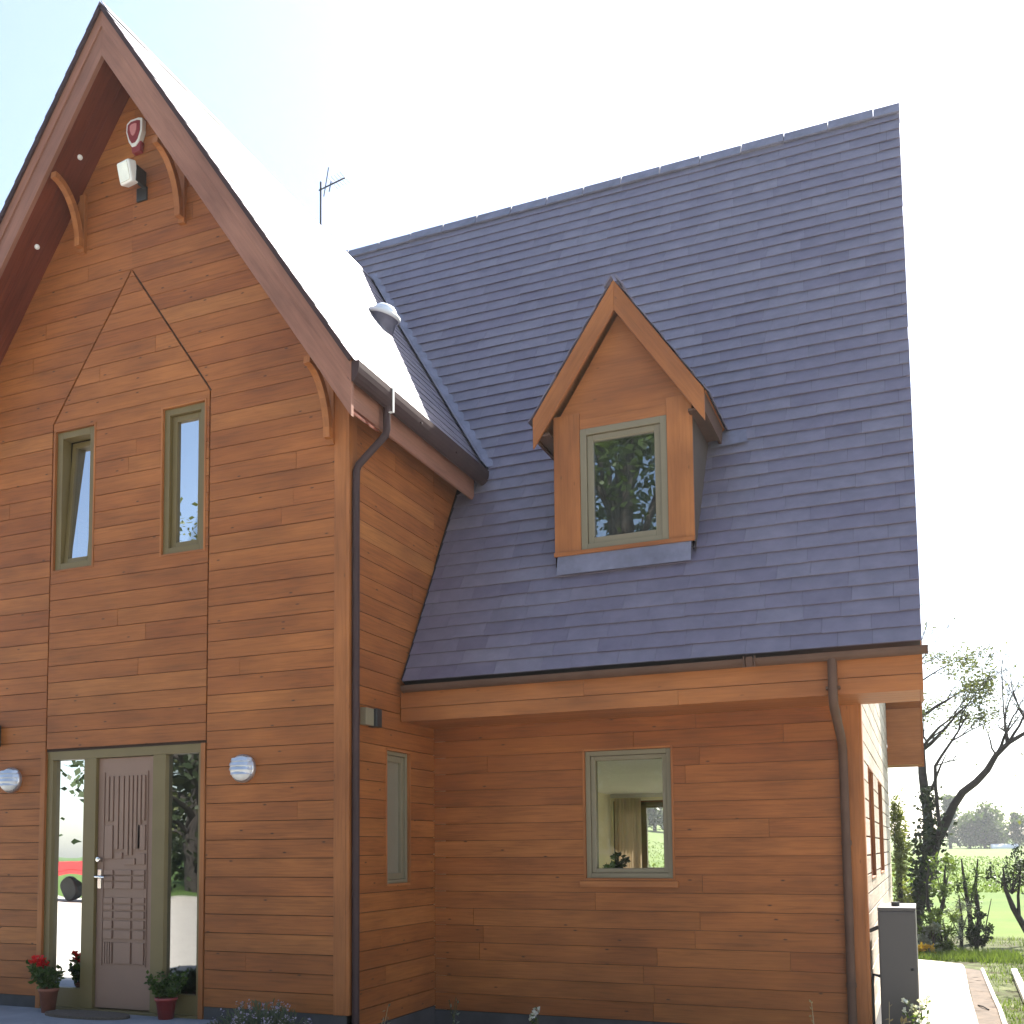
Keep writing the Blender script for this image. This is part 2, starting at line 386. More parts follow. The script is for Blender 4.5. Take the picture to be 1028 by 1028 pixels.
# ------------------------------------------------------------------ windows
def window(name, rect, mp, par, fr=.06, sash=.05, dep=.055, fmat=M_FRAME, gmat=M_GLASSR, trim=.035, sill=True, tilt=0, front=.0, zoff=0):
    u0,u1,v0,v1=rect
    def ring(mbx,a0,a1,b0,b1,w,d0,d1,wb=None):
        wb=wb or w
        for (p,q,r,s_) in ((a0,a0+w,b0,b1),(a1-w,a1,b0,b1)):
            mbx.prism([(p,r),(q,r),(q,s_),(p,s_)],mp,d0,d1,gdir=(0,1))
        mbx.prism([(a0+w,b0),(a1-w,b0),(a1-w,b0+wb),(a0+w,b0+wb)],mp,d0,d1)
        mbx.prism([(a0+w,b1-w),(a1-w,b1-w),(a1-w,b1),(a0+w,b1)],mp,d0,d1)
    if trim:
        mbx=MB(); ring(mbx,u0,u1,v0,v1,trim*.5,-.11,.026); t=mbx.build('reveal',M_TRIM,par,.002)
    k=trim*.5+.0015 if trim else .001
    a0,a1,b0,b1=u0+k,u1-k,v0+k,v1-k
    mbx=MB(); ring(mbx,a0,a1,b0,b1,fr,-.10,front); w=mbx.build(name,fmat,par,.003)
    par2=w if par is house else par
    e=.012
    s0,s1,t0,t1=a0+fr+.002,a1-fr-.002,b0+fr+.002,b1-fr-.002
    if tilt:
        a=R_(tilt); pv=t0
        mp2=lambda u,v,d:mp(u, pv+(v-pv)*math.cos(a)+(d+.05)*math.sin(a), -.05-(v-pv)*math.sin(a)+(d+.05)*math.cos(a))
    else: mp2=mp
    mbx=MB()
    old=mp
    def ring2(a0,a1,b0,b1,w,d0,d1,mpp):
        for (p,q,r,s_) in ((a0,a0+w,b0,b1),(a1-w,a1,b0,b1)):
            mbx.prism([(p,r),(q,r),(q,s_),(p,s_)],mpp,d0,d1,gdir=(0,1))
        mbx.prism([(a0+w,b0),(a1-w,b0),(a1-w,b0+w),(a0+w,b0+w)],mpp,d0,d1)
        mbx.prism([(a0+w,b1-w),(a1-w,b1-w),(a1-w,b1),(a0+w,b1)],mpp,d0,d1)
    ring2(s0,s1,t0,t1,sash,-.10+.003,-dep+.022,mp2)
    mbx.build('sash',fmat,par2,.004)
    mbx=MB()
    mbx.prism([(s0+sash-.004,t0+sash-.004),(s1-sash+.004,t0+sash-.004),(s1-sash+.004,t1-sash+.004),(s0+sash-.004,t1-sash+.004)],mp2,-dep-.010,-dep-.004)
    mbx.build('pane',gmat,par2)
    if sill:
        mbx=MB(); mbx.prism([(u0-.03,v0-.055),(u1+.03,v0-.055),(u1+.03,v0-.004),(u0-.03,v0-.004)],mp,.021,.046); mbx.build('sill',M_TRIM,par2,.004)
    return w
window('window',WL,mpF,house,fr=.062,sash=.045,dep=.055,tilt=4.0,sill=False)
window('window',WR,mpF,house,fr=.055,sash=.048,dep=.055,sill=False)
window('window',RWIN,mpS,house,fr=.03,sash=.05,dep=.04,gmat=M_FROST,sill=False,fmat=M_FRAMEG)
w=window('window',MWIN,mpM,house,fr=.040,sash=.036,dep=.04,gmat=M_GLASS,fmat=M_FRAMEG)
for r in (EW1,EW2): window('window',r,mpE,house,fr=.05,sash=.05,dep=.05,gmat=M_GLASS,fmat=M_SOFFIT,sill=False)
for r in (BW1,BW2): window('window',r,mpB,house,fr=.045,sash=.035,dep=.05,gmat=M_GLASS,sill=False,fmat=M_FRAME)  # the wide low one is unseen, added to let sun into the room
window('window',BW3,mpB,house,fr=.045,sash=.035,dep=.05,gmat=M_GLASS,sill=False,fmat=M_FRAME)

mb=MB(); mb.box(.325,.405,YB-.10,YB-.03,.96,1.98,g=2); mb.build('mullion',M_FRAME,house,.003)

# ------------------------------------------------------------------ entrance
def rect(u0,u1,v0,v1): return [(u0,v0),(u1,v0),(u1,v1),(u0,v1)]
mb=MB()
for a,b in ((-3.008,-2.945),(-2.592,-2.459),(-1.852,-1.722),(-1.388,-1.350)):
    mb.prism(rect(a,b,.02,2.125),mpF,-.09,.002,gdir=(0,1))
mb.prism(rect(-3.008,-1.350,2.125,2.20),mpF,-.09,.002)
for a,b in ((-2.945,-2.592),(-1.722,-1.388)):
    mb.prism(rect(a,b,.02,.18),mpF,-.085,-.012)
mb.prism(rect(-3.008,-1.350,-.02,.02),mpF,-.09,.03)
fr=mb.build('door_frame',M_FRAME,house,.003)
for a,b in ((-2.945,-2.592),(-1.722,-1.388)):
    mb=MB(); mb.prism(rect(a+.001,b-.001,.181,2.124),mpF,-.05,-.043); mb.build('sidelight_pane',M_GLASSD,fr)
for a,b in ((-3.062,-3.0085),(-1.3495,-1.306)):
    mb=MB(); mb.box(a,b,-.028,.05,0,2.2,g=2); mb.build('door_jamb',M_TRIM,house,.003)
# door leaf with carved panel
a,b=-2.456,-1.855
mb=MB(); mb.prism(rect(a,b,.03,2.122),mpF,-.075,-.030)
PW=b-a
px0=a+.085; px1=b-.085; W_=px1-px0
cols=[(0,.22),(.275,.68),(.74,1.0)]
def rb(u0,u1,v0,v1,h=.016): mb.prism(rect(px0+u0*W_,px0+u1*W_,v0,v1),mpF,-.030,-.030+h,gdir=(0,1))
# upper field: tall vertical bars
vx=[0,.11,.22,.35,.48,.60,.70,.80,.90,1.0]
for i in range(len(vx)-1):
    top=1.965; bot=1.585 if i in (0,1,8) else 1.35 if i in (2,3,6,7) else 1.30
    rb(vx[i]+.018,vx[i+1]-.018,bot,top)
rb(0,.2,1.27,1.55); rb(.8,1,1.34,1.55); rb(.26,.44,1.27,1.32); rb(.5,.76,1.22,1.27); rb(.8,1,1.22,1.31)
for (v0,v1) in ((1.135,1.175),(1.085,1.125),(1.02,1.075),(.90,.945),(.845,.885),(.775,.83),(.69,.755),(.605,.675)):
    for c0,c1 in cols: rb(c0,c1,v0,v1)
for c0,c1 in cols[1:]: rb(c0,c1,.40,.575)
for k in range(4): rb(.015+k*.058,.05+k*.058,.40,.575)
mb.prism(rect(px0-.02,px0-.012,.38,2.0),mpF,-.03,-.02); mb.prism(rect(px1+.012,px1+.02,.38,2.0),mpF,-.03,-.02)
door=mb.build('door',M_DOOR,house,.0025)
mb=MB(); mb.lathe([(0,.04),(.02,.04),(.024,.03),(.024,0)],(a+.035,.030,1.265),16,'y'); mb.prism(rect(a+.015,a+.055,1.02,1.18),mpF,-.03,-.018)
mb.tube([(a+.035,.02,1.12),(a+.035,-.035,1.12),(a+.05,-.045,1.12),(a+.15,-.045,1.115)],.011,10); mb.build('handle',M_CHROME,door,.002)

# ------------------------------------------------------------------ roofs
def slates(mb, mp, s0,s1,g, left,right, w=(.22,.42), th=.009, hk=1.6):
    g0_,g1_=g if hasattr(g,'__len__') else (g,g)
    n=int(round((s1-s0)/((g0_+g1_)/2))); st_=[0]
    for i in range(n): st_.append(st_[-1]+g0_+(g1_-g0_)*i/max(1,n-1))
    kk=(s1-s0)/st_[-1]
    for i in range(n):
        a=s0+st_[i]*kk; b=s0+st_[i+1]*kk+.012
        lo=min(left(a),left(b)); hi=max(right(a),right(b)); x=lo-random.uniform(0,.3)
        while x<hi:
            ww=random.uniform(*w); u0,u1=x+.0009,x+ww-.0009; x+=ww
            l0,l1=left(a),left(b); r0,r1=right(a),right(b)
            pa=(max(u0,l0),min(u1,r0)); pb=(max(u0,l1),min(u1,r1))
            if pa[1]-pa[0]<.003 and pb[1]-pb[0]<.003: continue
            pa=(min(pa),max(pa)) if pa[1]>=pa[0] else ((pa[0]+pa[1])/2,)*2
            pb=(min(pb),max(pb)) if pb[1]>=pb[0] else ((pb[0]+pb[1])/2,)*2
            e=random.uniform(-.004,.004) if i<n-1 else 0; h0=.001; h1=th*hk+random.uniform(-.0015,.002)
            h2=h1+random.uniform(-.0015,.0015)
            vs=[mp(pa[0],a,h0),mp(pa[1],a,h0),mp(pb[1],b+e,h2),mp(pb[0],b+e,h1),mp(pb[0],b+e,h1-th),mp(pb[1],b+e,h2-th)]
            o=random.random()*30
            q=[(pa[0]+o,a),(pa[1]+o,a),(pb[1]+o,b),(pb[0]+o,b),(pb[0]+o,b+.01),(pb[1]+o,b+.01)]
            fs=[(0,3,2,1),(3,4,5,2),(0,4,3),(1,2,5)]
            mb.add(vs,fs,[[q[k] for k in f] for f in fs],random.random())
cm=1/math.hypot(1,M); cw=1/math.hypot(1,K)
mpRF=lambda u,s,h:(u, YR-s*cm-h*M*cm, ZR-s*M*cm+h*cm)          # main front slope
mpRB=lambda u,s,h:(u, YR+s*cm+h*M*cm, ZR-s*M*cm+h*cm)          # main rear slope
mpWR=lambda u,s,h:(XC+s*cw+h*K*cw, u, ZRW-s*K*cw+h*cw)         # wing right slope
mpWL=lambda u,s,h:(XC-s*cw-h*K*cw, u, ZRW-s*K*cw+h*cw)
sEave=(YR-.816)/cm
zOf=lambda s: ZR-s*M*cm
def vL(s):
    z=zOf(s)
    if z>ZRW-.02: return XL-.2
    x=XC+(ZRW-z)/K
    if x<.33: return x+.035
    return .05 if z<4.70 else max(.05,.36-(4.9-z)*1.55)
def vL2(s): 
    return vL(s)
mb=MB(); slates(mb,mpRF,.06,sEave,(.196,.142),vL,lambda s:XV); slates(mb,mpRB,.06,sEave,(.196,.142),lambda s:XL-.2,lambda s:XV)
roof=mb.build('roof',M_SLATE,house)
# underlay solids: main front (right of valley), main rear
mb=MB()
poly=[(XL-.2,.19),(XV-.01,.19),(XV-.01,sEave-.02),(.03,sEave-.02),(.03,(ZR-4.68)/(M*cm)),(.30,(ZR-4.9)/(M*cm)),(XC,(ZR-ZRW)/(M*cm)),(XL-.2,(ZR-ZRW)/(M*cm))]
mb.prism(poly,mpRF,-.10,-.002)
mb.prism(rect(XL-.2,XV-.01,.19,sEave-.02),mpRB,-.10,-.002)
mb.prism([(XL-.2,(ZR-ZRW)/(M*cm)),(XC,(ZR-ZRW)/(M*cm)),(XL-.2,(ZR-5.2)/(M*cm))],mpRF,-.10,-.003)
mb.build('roof_deck',M_SLATEU,roof)
# wing roof
YF=-.4259; sW=2.455/cw
vY=lambda s: YR-(ZR-(ZRW-s*K*cw))/M
mb=MB(); slates(mb,mpWR,.05,sW,.2,lambda s:YF-.03,lambda s:vY(s)-.02,th=.005,hk=1.3); slates(mb,mpWL,.05,sW,.2,lambda s:YF-.03,lambda s:vY(s)-.02)
wroof=mb.build('roof',M_SLATE,house)
mb=MB()
for mp in (mpWR,mpWL): mb.prism([(YF+.04,.16),(vY(.16)+.02,.16),(vY(sW)+.02,sW-.02),(YF+.04,sW-.02)],mp,-.10,-.002)
mb.build('roof_deck',M_SLATEU,wroof)
# valley lining and ridge pieces
mb=MB()
z0v,z1v=8.5,4.93
def vp(z,off):
    x=XC+(ZRW-z)/K; y=YR-(ZR-z)/M
    return x,y
pts=[]
for i in range(13):
    z=z0v+(z1v-z0v)*i/12; x,y=vp(z,0)
    w2=.03+.02*min(1,i/2)
    n1=Vector((K*cw,0,cw)); n2=Vector((0,-M*cm,cm)); vd=Vector(((1/K),-1/M,-1)).normalized()
    l=-(n1.cross(vd)).normalized()*(.13*min(1,.25+i/6)); r=(n2.cross(vd)).normalized()*.10
    if l.y>0: l=-l
    if r.x<0: r=-r
    p=Vector((x,y,z))
    pts.append((p+l+n1*.030,p+n1*.022+n2*.022,p+r+n2*.006))
for i in range(12):
    for k in range(2):
        mb.add([pts[i][k],pts[i][k+1],pts[i+1][k+1],pts[i+1][k]],[(0,1,2,3)],None,.5,True)
mb.build('valley_lining',M_LEAD,roof)
def ridge(mb,p0,p1,slope,axis):
    L_=(p1-p0); n=max(1,int(abs(L_)/.45))
    c=1/math.hypot(1,slope)
    return n
mb=MB(); x=XL-.2
while x<XV-.05:
    x2=min(XV+.01,x+.46); j=random.uniform(-.006,.006); th=.022
    for sg,mp in ((1,mpRF),(-1,mpRB)):
        mb.prism(rect(x+.004,x2-.003,-.012,.155),lambda u,s,h,mp=mp,j=j:mp(u,s,h+j),.018,.018+th)
    x=x2
mb.build('ridge_cap',M_LEAD,roof,.003)
mb=MB(); y=YF-.03
while y<vY(0)-.1:
    y2=min(vY(0)+.02,y+.46)
    for mp in (mpWR,mpWL): mb.prism(rect(y+.002,y2-.001,-.004,.12),mp,.008,.015)
    y=y2
mb.build('ridge_cap',M_SLATE,wroof,.003)
# wing bargeboards (prism in the XZ plane, running along Y)
def barge(mb,xc,zt_out,k,zin,xe,y0,y1,sgn,tone=None):
    pl=[(xc,zin),(xc+sgn*xe,zin-k*xe),(xc+sgn*xe,zt_out-k*xe),(xc,zt_out)]
    d=Vector((sgn,-k)).normalized()
    mb.prism(pl,lambda u,v,d_:(u,d_,v),y0,y1,tone,gdir=(d.x,d.y))
for sg in (1,-1):
    mb=MB(); barge(mb,XC,8.482,K,8.041,2.425,YF,YF+.04,sg); barge(mb,XC,8.482,K,8.30,2.432,YF-.012,YF-.0005,sg)
    mb.build('bargeboard',M_BARGE,house,.003)
    mb=MB()
    # soffit boards under the gable overhang, run along the slope
    n=3
    mpx=lambda u,s,h,sg=sg:(XC+sg*(s*cw), u, 8.062-s*K*cw+h)
    for i in range(n):
        y0=YF+.041+i*(.386)/n; y1=y0+.386/n-.004
        mb.prism([(y0,.0),(y1,.0),(y1,2.42/cw),(y0,2.42/cw)],mpx,0,.02,gdir=(0,1))
    # soffit under the eave
    mb.prism([(0.0,2.16/cw),(3.4,2.16/cw),(3.4,2.36/cw),(0.0,2.36/cw)],mpx,0,.02)
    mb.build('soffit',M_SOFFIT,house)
    # curved brackets
    for off in (.55,2.02):
        xb=XC+sg*off; zt=8.05-K*(off+.03); zb=6.64 if off<1 else 4.47
        top=zt
        mb=MB(); mb.box(xb-.03,xb+.03,-.052,-.0205,zb,zt-.02,g=2)
        n=10; o=[];i_=[]
        for q in range(n+1):
            t=q/n; ang=t*math.pi/2
            yy=-.05-(.335)*(1-math.cos(ang)); zz=zb+.04+(top-zb-.05)*math.sin(ang)
            o.append((yy,zz)); 
        w_=.055
        inn=[]
        for q in range(n+1):
            p=o[q]; a_=o[max(q-1,0)]; b_=o[min(q+1,n)]
            t_=Vector((b_[0]-a_[0],b_[1]-a_[1])).normalized(); inn.append((p[0]-t_.y*w_ , p[1]+t_.x*w_))
        for q in range(n):
            vs=[];
            pl=[o[q],o[q+1],inn[q+1],inn[q]]
            mb.prism(pl,lambda u,v,d_:(d_,u,v),xb-.027,xb+.027,.5,gdir=(0,1))
        mb.build('bracket',M_TRIM,house)
# wing eaves: fascia, gutter
mb=MB(); mb.box(.207,.229,YF+.041,1.93,4.588,4.90); mb.build('fascia',M_BARGE,house,.003)
mb=MB(); mb.box(2*XC-.229,2*XC-.207,YF+.041,1.95,4.588,4.90); mb.build('fascia',M_BARGE,house,.003)
def gutter(mb,path0,path1,out,r=.055,dp=1.15):
    # half round trough between two points; out = outward unit vector
    p0,p1=Vector(path0),Vector(path1); o=Vector(out); z=Vector((0,0,1))
    n=10; prof=[]
    for k in range(n+1):
        a=math.pi*k/n; prof.append((-math.cos(a)*r,-math.sin(a)*r*dp))
    prof+=[(r-.006,0.0)]
    for k in range(n,-1,-1):
        a=math.pi*k/n; prof.append((-math.cos(a)*(r-.006),-math.sin(a)*(r*dp-.006)))
    vs=[p+o*a+z*b for p in (p0,p1) for a,b in prof]; m=len(prof)
    fs=[(i,(i+1)%m,m+(i+1)%m,m+i) for i in range(m)]
    mb.add(vs,fs,None,.5,False)
    for p,d in ((p0,-1),(p1,1)):
        e=[(-math.cos(math.pi*k/n)*(r+.004),-math.sin(math.pi*k/n)*(r*dp+.004)) for k in range(n+1)]
        ax=(p1-p0).normalized()*.006*d
        mb.add([p+o*a+z*b for a,b in e]+[p+ax+o*a+z*b for a,b in e],[tuple(range(n+1)),tuple(range(n+1,2*n+2))]+[(i,i+1,n+2+i,n+1+i) for i in range(n)],None,.5)
mb=MB(); gutter(mb,(.285,YF+.0,4.885),(.285,2.02,4.885),(1,0,0),.056,2.6); 
for y in (0.6,1.3): mb.box(.229,.345,y-.012,y+.012,4.80,4.812)
gut=mb.build('gutter',M_PIPED,house)
for mp in (mpWR,mpWL):
    mb=MB(); mb.prism(rect(YF-.034,YF-.013,.03,sW-.01),mp,-.034,-.001); mb.build('verge_trim',M_PIPED,house)
mb=MB(); mb.box(.342,.350,.085,.105,4.70,4.90); mb.box(.30,.350,.085,.105,4.695,4.703); mb.build('pipe_sun_glint',M_WHITE,gut)  # white pieces standing in for the sunlit edge of the outlet pipe
mb=MB(); mb.tube([(.285,.10,4.86),(.285,.10,4.57),(.278,.098,4.53),(.075,.032,4.30),(.060,.024,4.25),(.058,.022,4.1),(.058,.022,-.2)],.029,14)
mb.build('downpipe',M_PIPED,house)
# main eave box
mb=MB()
for z0,z1 in ((2.385,2.495),(2.500,2.668)):
    xa=.03
    for xb in (2.35 if z0<2.45 else 1.62, XV-.001):
        mb.box(xa,xb-.002,.816,.838,z0,z1); xa=xb
mb.box(.03,XV-.03,.8382,.8388,2.40,2.65)  # unseen strip added to stop sun leaking between the fascia boards
mb.build('fascia',M_TRIM,house,.002)
mb=MB()
for i in range(5): mb.box(.03,XV-.025,.839+i*.128,.839+i*.128+.123,2.392,2.412)
mb.build('soffit',M_TRIM,house)
mb=MB(); mb.box(XV-.022,XV-.0015,.839,D+.02,2.386,2.66,g=1); mb.build('eave_end_panel',M_TRIM,house,.002)
mb=MB(); gutter(mb,(.085,.766,2.674),(XV+.03,.766,2.674),(0,-1,0),.048)
mb.box(2.865,2.911,.709,.724,2.612,2.684); mb.box(2.845,2.853,.707,.724,2.612,2.689); mb.box(2.923,2.931,.707,.724,2.612,2.689)
mb.build('gutter',M_PIPE,house)
mb=MB(); mb.tube([(3.447,.762,2.65),(3.447,.768,2.55),(3.447,.768,2.36),(3.448,.80,2.30),(3.452,1.36,2.12),(3.455,1.405,2.06),(3.456,1.418,1.9),(3.46,1.418,-.25)],.032,14)
for z in (2.42,): mb.box(3.40,3.494,.755,.8155,z,z+.02)
for z in (1.35,.3): mb.lathe([(.034,-.02),(.037,-.012),(.037,.012),(.034,.02)],(3.459,1.418,z),14); 
mb.build('downpipe',M_PIPE,house)
# verge: bargeboards on the right, underside boards
for mp in (mpRF,mpRB):
    mb=MB(); mb.prism(rect(XV-.03,XV-.004,.36 if mp is mpRB else .02,sEave-.03),mp,-.27,-.006,gdir=(0,1)); mb.build('bargeboard',M_TRIM,house,.003)
    mb=MB(); n=int(sEave/.14)
    for i in range(n):
        s=.15+i*(sEave-.15)/n; mb.prism(rect(RR+.022,XV-.032,s,s+(sEave-.15)/n-.006),mp,-.24,-.22)
    mb.build('verge_soffit',M_TRIM,house)
# rear eave box
mb=MB(); mb.box(XL-.2,XV-.001,2*YR-.838,2*YR-.816,2.385,2.66); mb.box(XL-.2,XV-.025,YB,2*YR-.839,2.392,2.412); mb.box(RR+.0225,XV-.03,YB-.02,YB+.0,2.37,3.1,g=0); mb.build('fascia',M_TRIM,house)
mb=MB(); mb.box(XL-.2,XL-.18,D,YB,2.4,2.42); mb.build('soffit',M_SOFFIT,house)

# ------------------------------------------------------------------ dormer (a part of the house with its own pieces)
YD=1.357; DX0,DX1,DC=1.223,2.400,1.80
mb=MB()
dz=lambda z: 2.0
dTop=lambda x: 5.79-K*abs(x-DC)
# gable panel of wide boards
clad(mb,4.845,4.845+.92,.92,lambda z:max(DX0,DC-(5.78-z)/K),lambda z:min(DX1,DC+(5.78-z)/K),[],[5.78-K*.6],lambda u,v,d:(u,YD-d,v),.0,0,0,base=-.03)
dorm=mb.build('dormer',M_TRIM,house)
M_CHEEK=plain('dark_cheek',(.065,.048,.038),.7)
for sx,xx in ((-1,DX0),(1,DX1)):
    mb=MB()
    yb=lambda z: YR-(ZR-z)/M
    mb.add([(xx,YD+.0,3.70),(xx,YD,4.97),(xx,yb(4.97)+.05,4.97),(xx,yb(3.70)+.02,3.60)],[(0,1,2,3)],None,.5)
    mb.add([(xx-.02*sx,YD+.02,3.70),(xx-.02*sx,YD+.02,4.97),(xx-.02*sx,yb(4.97)+.05,4.97),(xx-.02*sx,yb(3.7)+.02,3.60)],[(0,1,2,3)],None,.5)
    mb.build('cheek',M_CHEEK,dorm)
mb=MB(); mb.box(DX0,1.452,YD-.022,YD+.01,3.785,4.98,g=2); mb.box(2.192,DX1,YD-.022,YD+.01,3.785,4.98,g=2)
mb.box(1.4525,2.1915,YD-.010,YD+.01,4.842,4.93,g=0)
mb.build('corner_board',M_TRIM,dorm,.003)
mpD=lambda u,v,d:(u,YD-d,v)
mb=MB(); 
window('window_frame',(1.4525,2.1915,3.80,4.842),mpD,dorm,fr=.055,sash=.05,dep=.03,fmat=M_FRAMEG,gmat=M_GLASSDM,trim=0,sill=False,front=.012)
mb.box(1.43,2.21,YD+.12,YD+.13,3.75,4.9); mb.build('blind',plain('grey_blind',(.16,.17,.16),.8,noise=.5,scale=9),dorm)
mb=MB(); mb.box(DX0-.0,DX1+.0,YD-.05,YD-.0225,3.765,3.80,g=0); mb.build('sill',M_TRIM,dorm,.003)
mb=MB(); mb.add([(1.25,YD-.035,3.77),(2.375,YD-.035,3.77),(2.375,YR-(ZR-3.60)/M-.045,3.60),(1.25,YR-(ZR-3.60)/M-.045,3.60),(1.25,YR-(ZR-3.46)/M-.045,3.46),(2.375,YR-(ZR-3.46)/M-.045,3.46)],[(0,1,2,3)],None,.5)
#mb.add([(DX1,YD+.62,4.78),(DX1+.34,YD+.62,4.78),(DX1+.34,YD+.56,4.68),(DX1,YD+.56,4.68)],[(0,1,2,3)],None,.5)
mb.build('flashing',M_LEAD,dorm); mb=MB()
# lead soaker at the foot of the right dormer eave
fy=lambda z: YR-(ZR-z)/M-.035
mb.add([(2.43,fy(4.90),4.90),(2.72,fy(4.90),4.90),(2.74,fy(4.76),4.76),(2.43,fy(4.74),4.74)],[(0,1,2,3)],None,.5)
mb.build('flashing',M_LEAD,dorm)
zD=6.022; dw=.735
def dz_(s): return zD-s*K*cw
mpDR=lambda u,s,h:(DC+s*cw+h*K*cw,u,zD-s*K*cw+h*cw); mpDL=lambda u,s,h:(DC-s*cw-h*K*cw,u,zD-s*K*cw+h*cw)
mb=MB(); vYd=lambda s: YR-(ZR-dz_(s))/M
for mp in (mpDR,mpDL): slates(mb,mp,.03,dw/cw+.02,.2,lambda s:YD-.15,lambda s:vYd(s)+.02)
for mp in (mpDR,mpDL): mb.prism(rect(YD-.15,vYd(0),-.01,.09),mp,.022,.036)
mb.build('roof',M_SLATE,dorm)
mb=MB()
for mp in (mpDR,mpDL): mb.prism([(YD-.10,.11),(vYd(.11),.11),(vYd(dw/cw)+.02,dw/cw),(YD-.10,dw/cw)],mp,-.07,-.002)
mb.build('roof_deck',M_TRIM,dorm)
for sg in (1,-1):
    mb=MB(); barge(mb,DC,6.012,K,5.755,.722,YD-.135,YD-.105,sg); mb.build('bargeboard',M_TRIM,dorm,.003)
    mb=MB(); xe=DC+sg*.70
    x0_,x1_=sorted((xe,xe+sg*.022)); mb.box(x0_,x1_,YD-.104,2.02,4.775,5.0,g=1)
    x2_,x3_=sorted((DC+sg*.585,xe)); mb.box(x2_,x3_,YD-.104,1.96,4.80,4.82,g=1)
    mb.build('eave_board',M_PIPE,dorm)

# sun pipe dome on the wing roof
mb=MB()
cx,cy_,cz=mpWR(2.28,0,0); sdome=(XC*-1+-.93)/cw
base=Vector(mpWR(2.26,(-.93-XC)/cw,0)); nrm=Vector((K*cw,0,cw)); dirw=(nrm*.35+Vector((0,0,1))*.65).normalized()
Rm=dirw.to_track_quat('Z','Y').to_matrix()
tmp=MB(); tmp.lathe([(.14,-.2),(.14,.06),(.155,.065),(.155,.09),(.135,.09)],(0,0,0),28)
mb.add([base+Rm@Vector(v) for v in tmp.v],tmp.f,None,.5,True); sp=mb.build('sun_pipe',M_LEAD,house)
tmp=MB(); tmp.lathe([(.138,.09),(.132,.13),(.11,.165),(.08,.19),(.03,.205),(0.001,.206)],(0,0,0),28); mb=MB()
mb.add([base+Rm@Vector(v) for v in tmp.v],tmp.f,None,.5,True); mb.build('dome',plain('milky_dome',(.7,.74,.78),.15,spec=.8),sp)
tmp=MB(); tmp.lathe([(.14,.065),(.172,.068),(.172,.105),(.14,.112)],(0,0,0),28); mb=MB()
mb.add([base+Rm@Vector(v) for v in tmp.v],tmp.f,None,.5,True); mb.build('rim',M_WHITE,sp)

# ------------------------------------------------------------------ fixtures
def bulkhead(x,z,label):
    e=empty('wall_lamp',(x,-.02,z),label,'wall lamp','round louvred lamps beside the front door')
    mb=MB(); mb.lathe([(.108,0),(.112,.012),(.112,.035),(.104,.045)],(x,-.02,z),28,'y'); mb.build('lamp_body',M_METAL,e)
    mb=MB(); mb.lathe([(.100,.040),(.098,.06),(.08,.085),(.045,.10),(.001,.104)],(x,-.02,z),28,'y'); mb.build('diffuser',M_WHITE,e)
    mb=MB()
    for k,zz in enumerate((.055,.02,-.015,-.05)):
        h=math.sqrt(.108**2-zz**2)
        for q in range(10):
            a0=-h+2*h*q/10; a1=-h+2*h*(q+1)/10
            f=lambda t: .045+.075*math.sqrt(max(0,1-(t/h)**2))*(h/.108)
            mb.add([(x+a0,-.02-f(a0),z+zz),(x+a1,-.02-f(a1),z+zz),(x+a1,-.02-f(a1)+.012,z+zz+.026),(x+a0,-.02-f(a0)+.012,z+zz+.026)],[(0,1,2,3)],None,.5,True)
            mb.add([(x+a0,-.02-f(a0),z+zz),(x+a1,-.02-f(a1),z+zz),(x+a1,-.03,z+zz-.004),(x+a0,-.03,z+zz-.004)],[(0,1,2,3)],None,.5,True)
    mb.build('louvre',M_METAL,e)
bulkhead(-.925,1.975,'round silver louvred wall lamp on the cladding right of the front door')
bulkhead(-3.39,1.965,'round silver louvred wall lamp on the cladding left of the front door')
# dark box at the left and two-tone box on the return wall
e=empty('outdoor_light',(-3.62,-.02,2.37),'small dark box light high on the cladding at the left edge of the photo','outdoor light')
mb=MB(); mb.box(-3.70,-3.545,-.10,-.0202,2.27,2.46); mb.build('housing',M_BLACK,e,.004); mb=MB(); mb.box(-3.68,-3.565,-.106,-.1005,2.30,2.34); mb.build('lens',M_WHITE,e)
e=empty('outdoor_light',(.02,.25,2.36),'small two tone brown and black box light on the return wall beside the downpipe','outdoor light')
mb=MB(); mb.box(.0202,.075,.15,.275,2.292,2.425); mb.build('housing',M_FRAMEG,e,.004); mb=MB(); mb.box(.0202,.10,.276,.365,2.286,2.43); mb.build('lamp_head',M_BLACK,e,.006)
# alarm bell box
c=(-2.105,-.02,7.58)
e=empty('alarm_box',c,'shield shaped red and white burglar alarm box under the gable peak','alarm box')
def shield(s): return [(x*s,z*s) for x,z in ((-.10,.11),(-.05,.142),(.05,.142),(.10,.125),(.10,.0),(.06,-.11),(.02,-.15),(-.03,-.15),(-.07,-.09),(-.105,.02))]
mpA=lambda u,v,d:(c[0]+u,c[1]-d,c[2]+v)
mb=MB(); mb.prism(shield(.86),mpA,.001,.055); mb.build('case',M_WHITE,e,.006)
mb=MB(); mb.prism(shield(.68),mpA,.0555,.062); mb.build('cover',M_REDP,e,.003)
mb=MB(); mb.prism([(x,z+.015) for x,z in shield(.36)],mpA,.0625,.070); mb.build('badge',M_PINK,e,.002)
mb=MB(); mb.prism([(-.03,-.18),(.06,-.18),(.07,-.09),(-.045,-.09)],mpA,.001,.045); mb.build('strobe',M_REDP,e,.006)
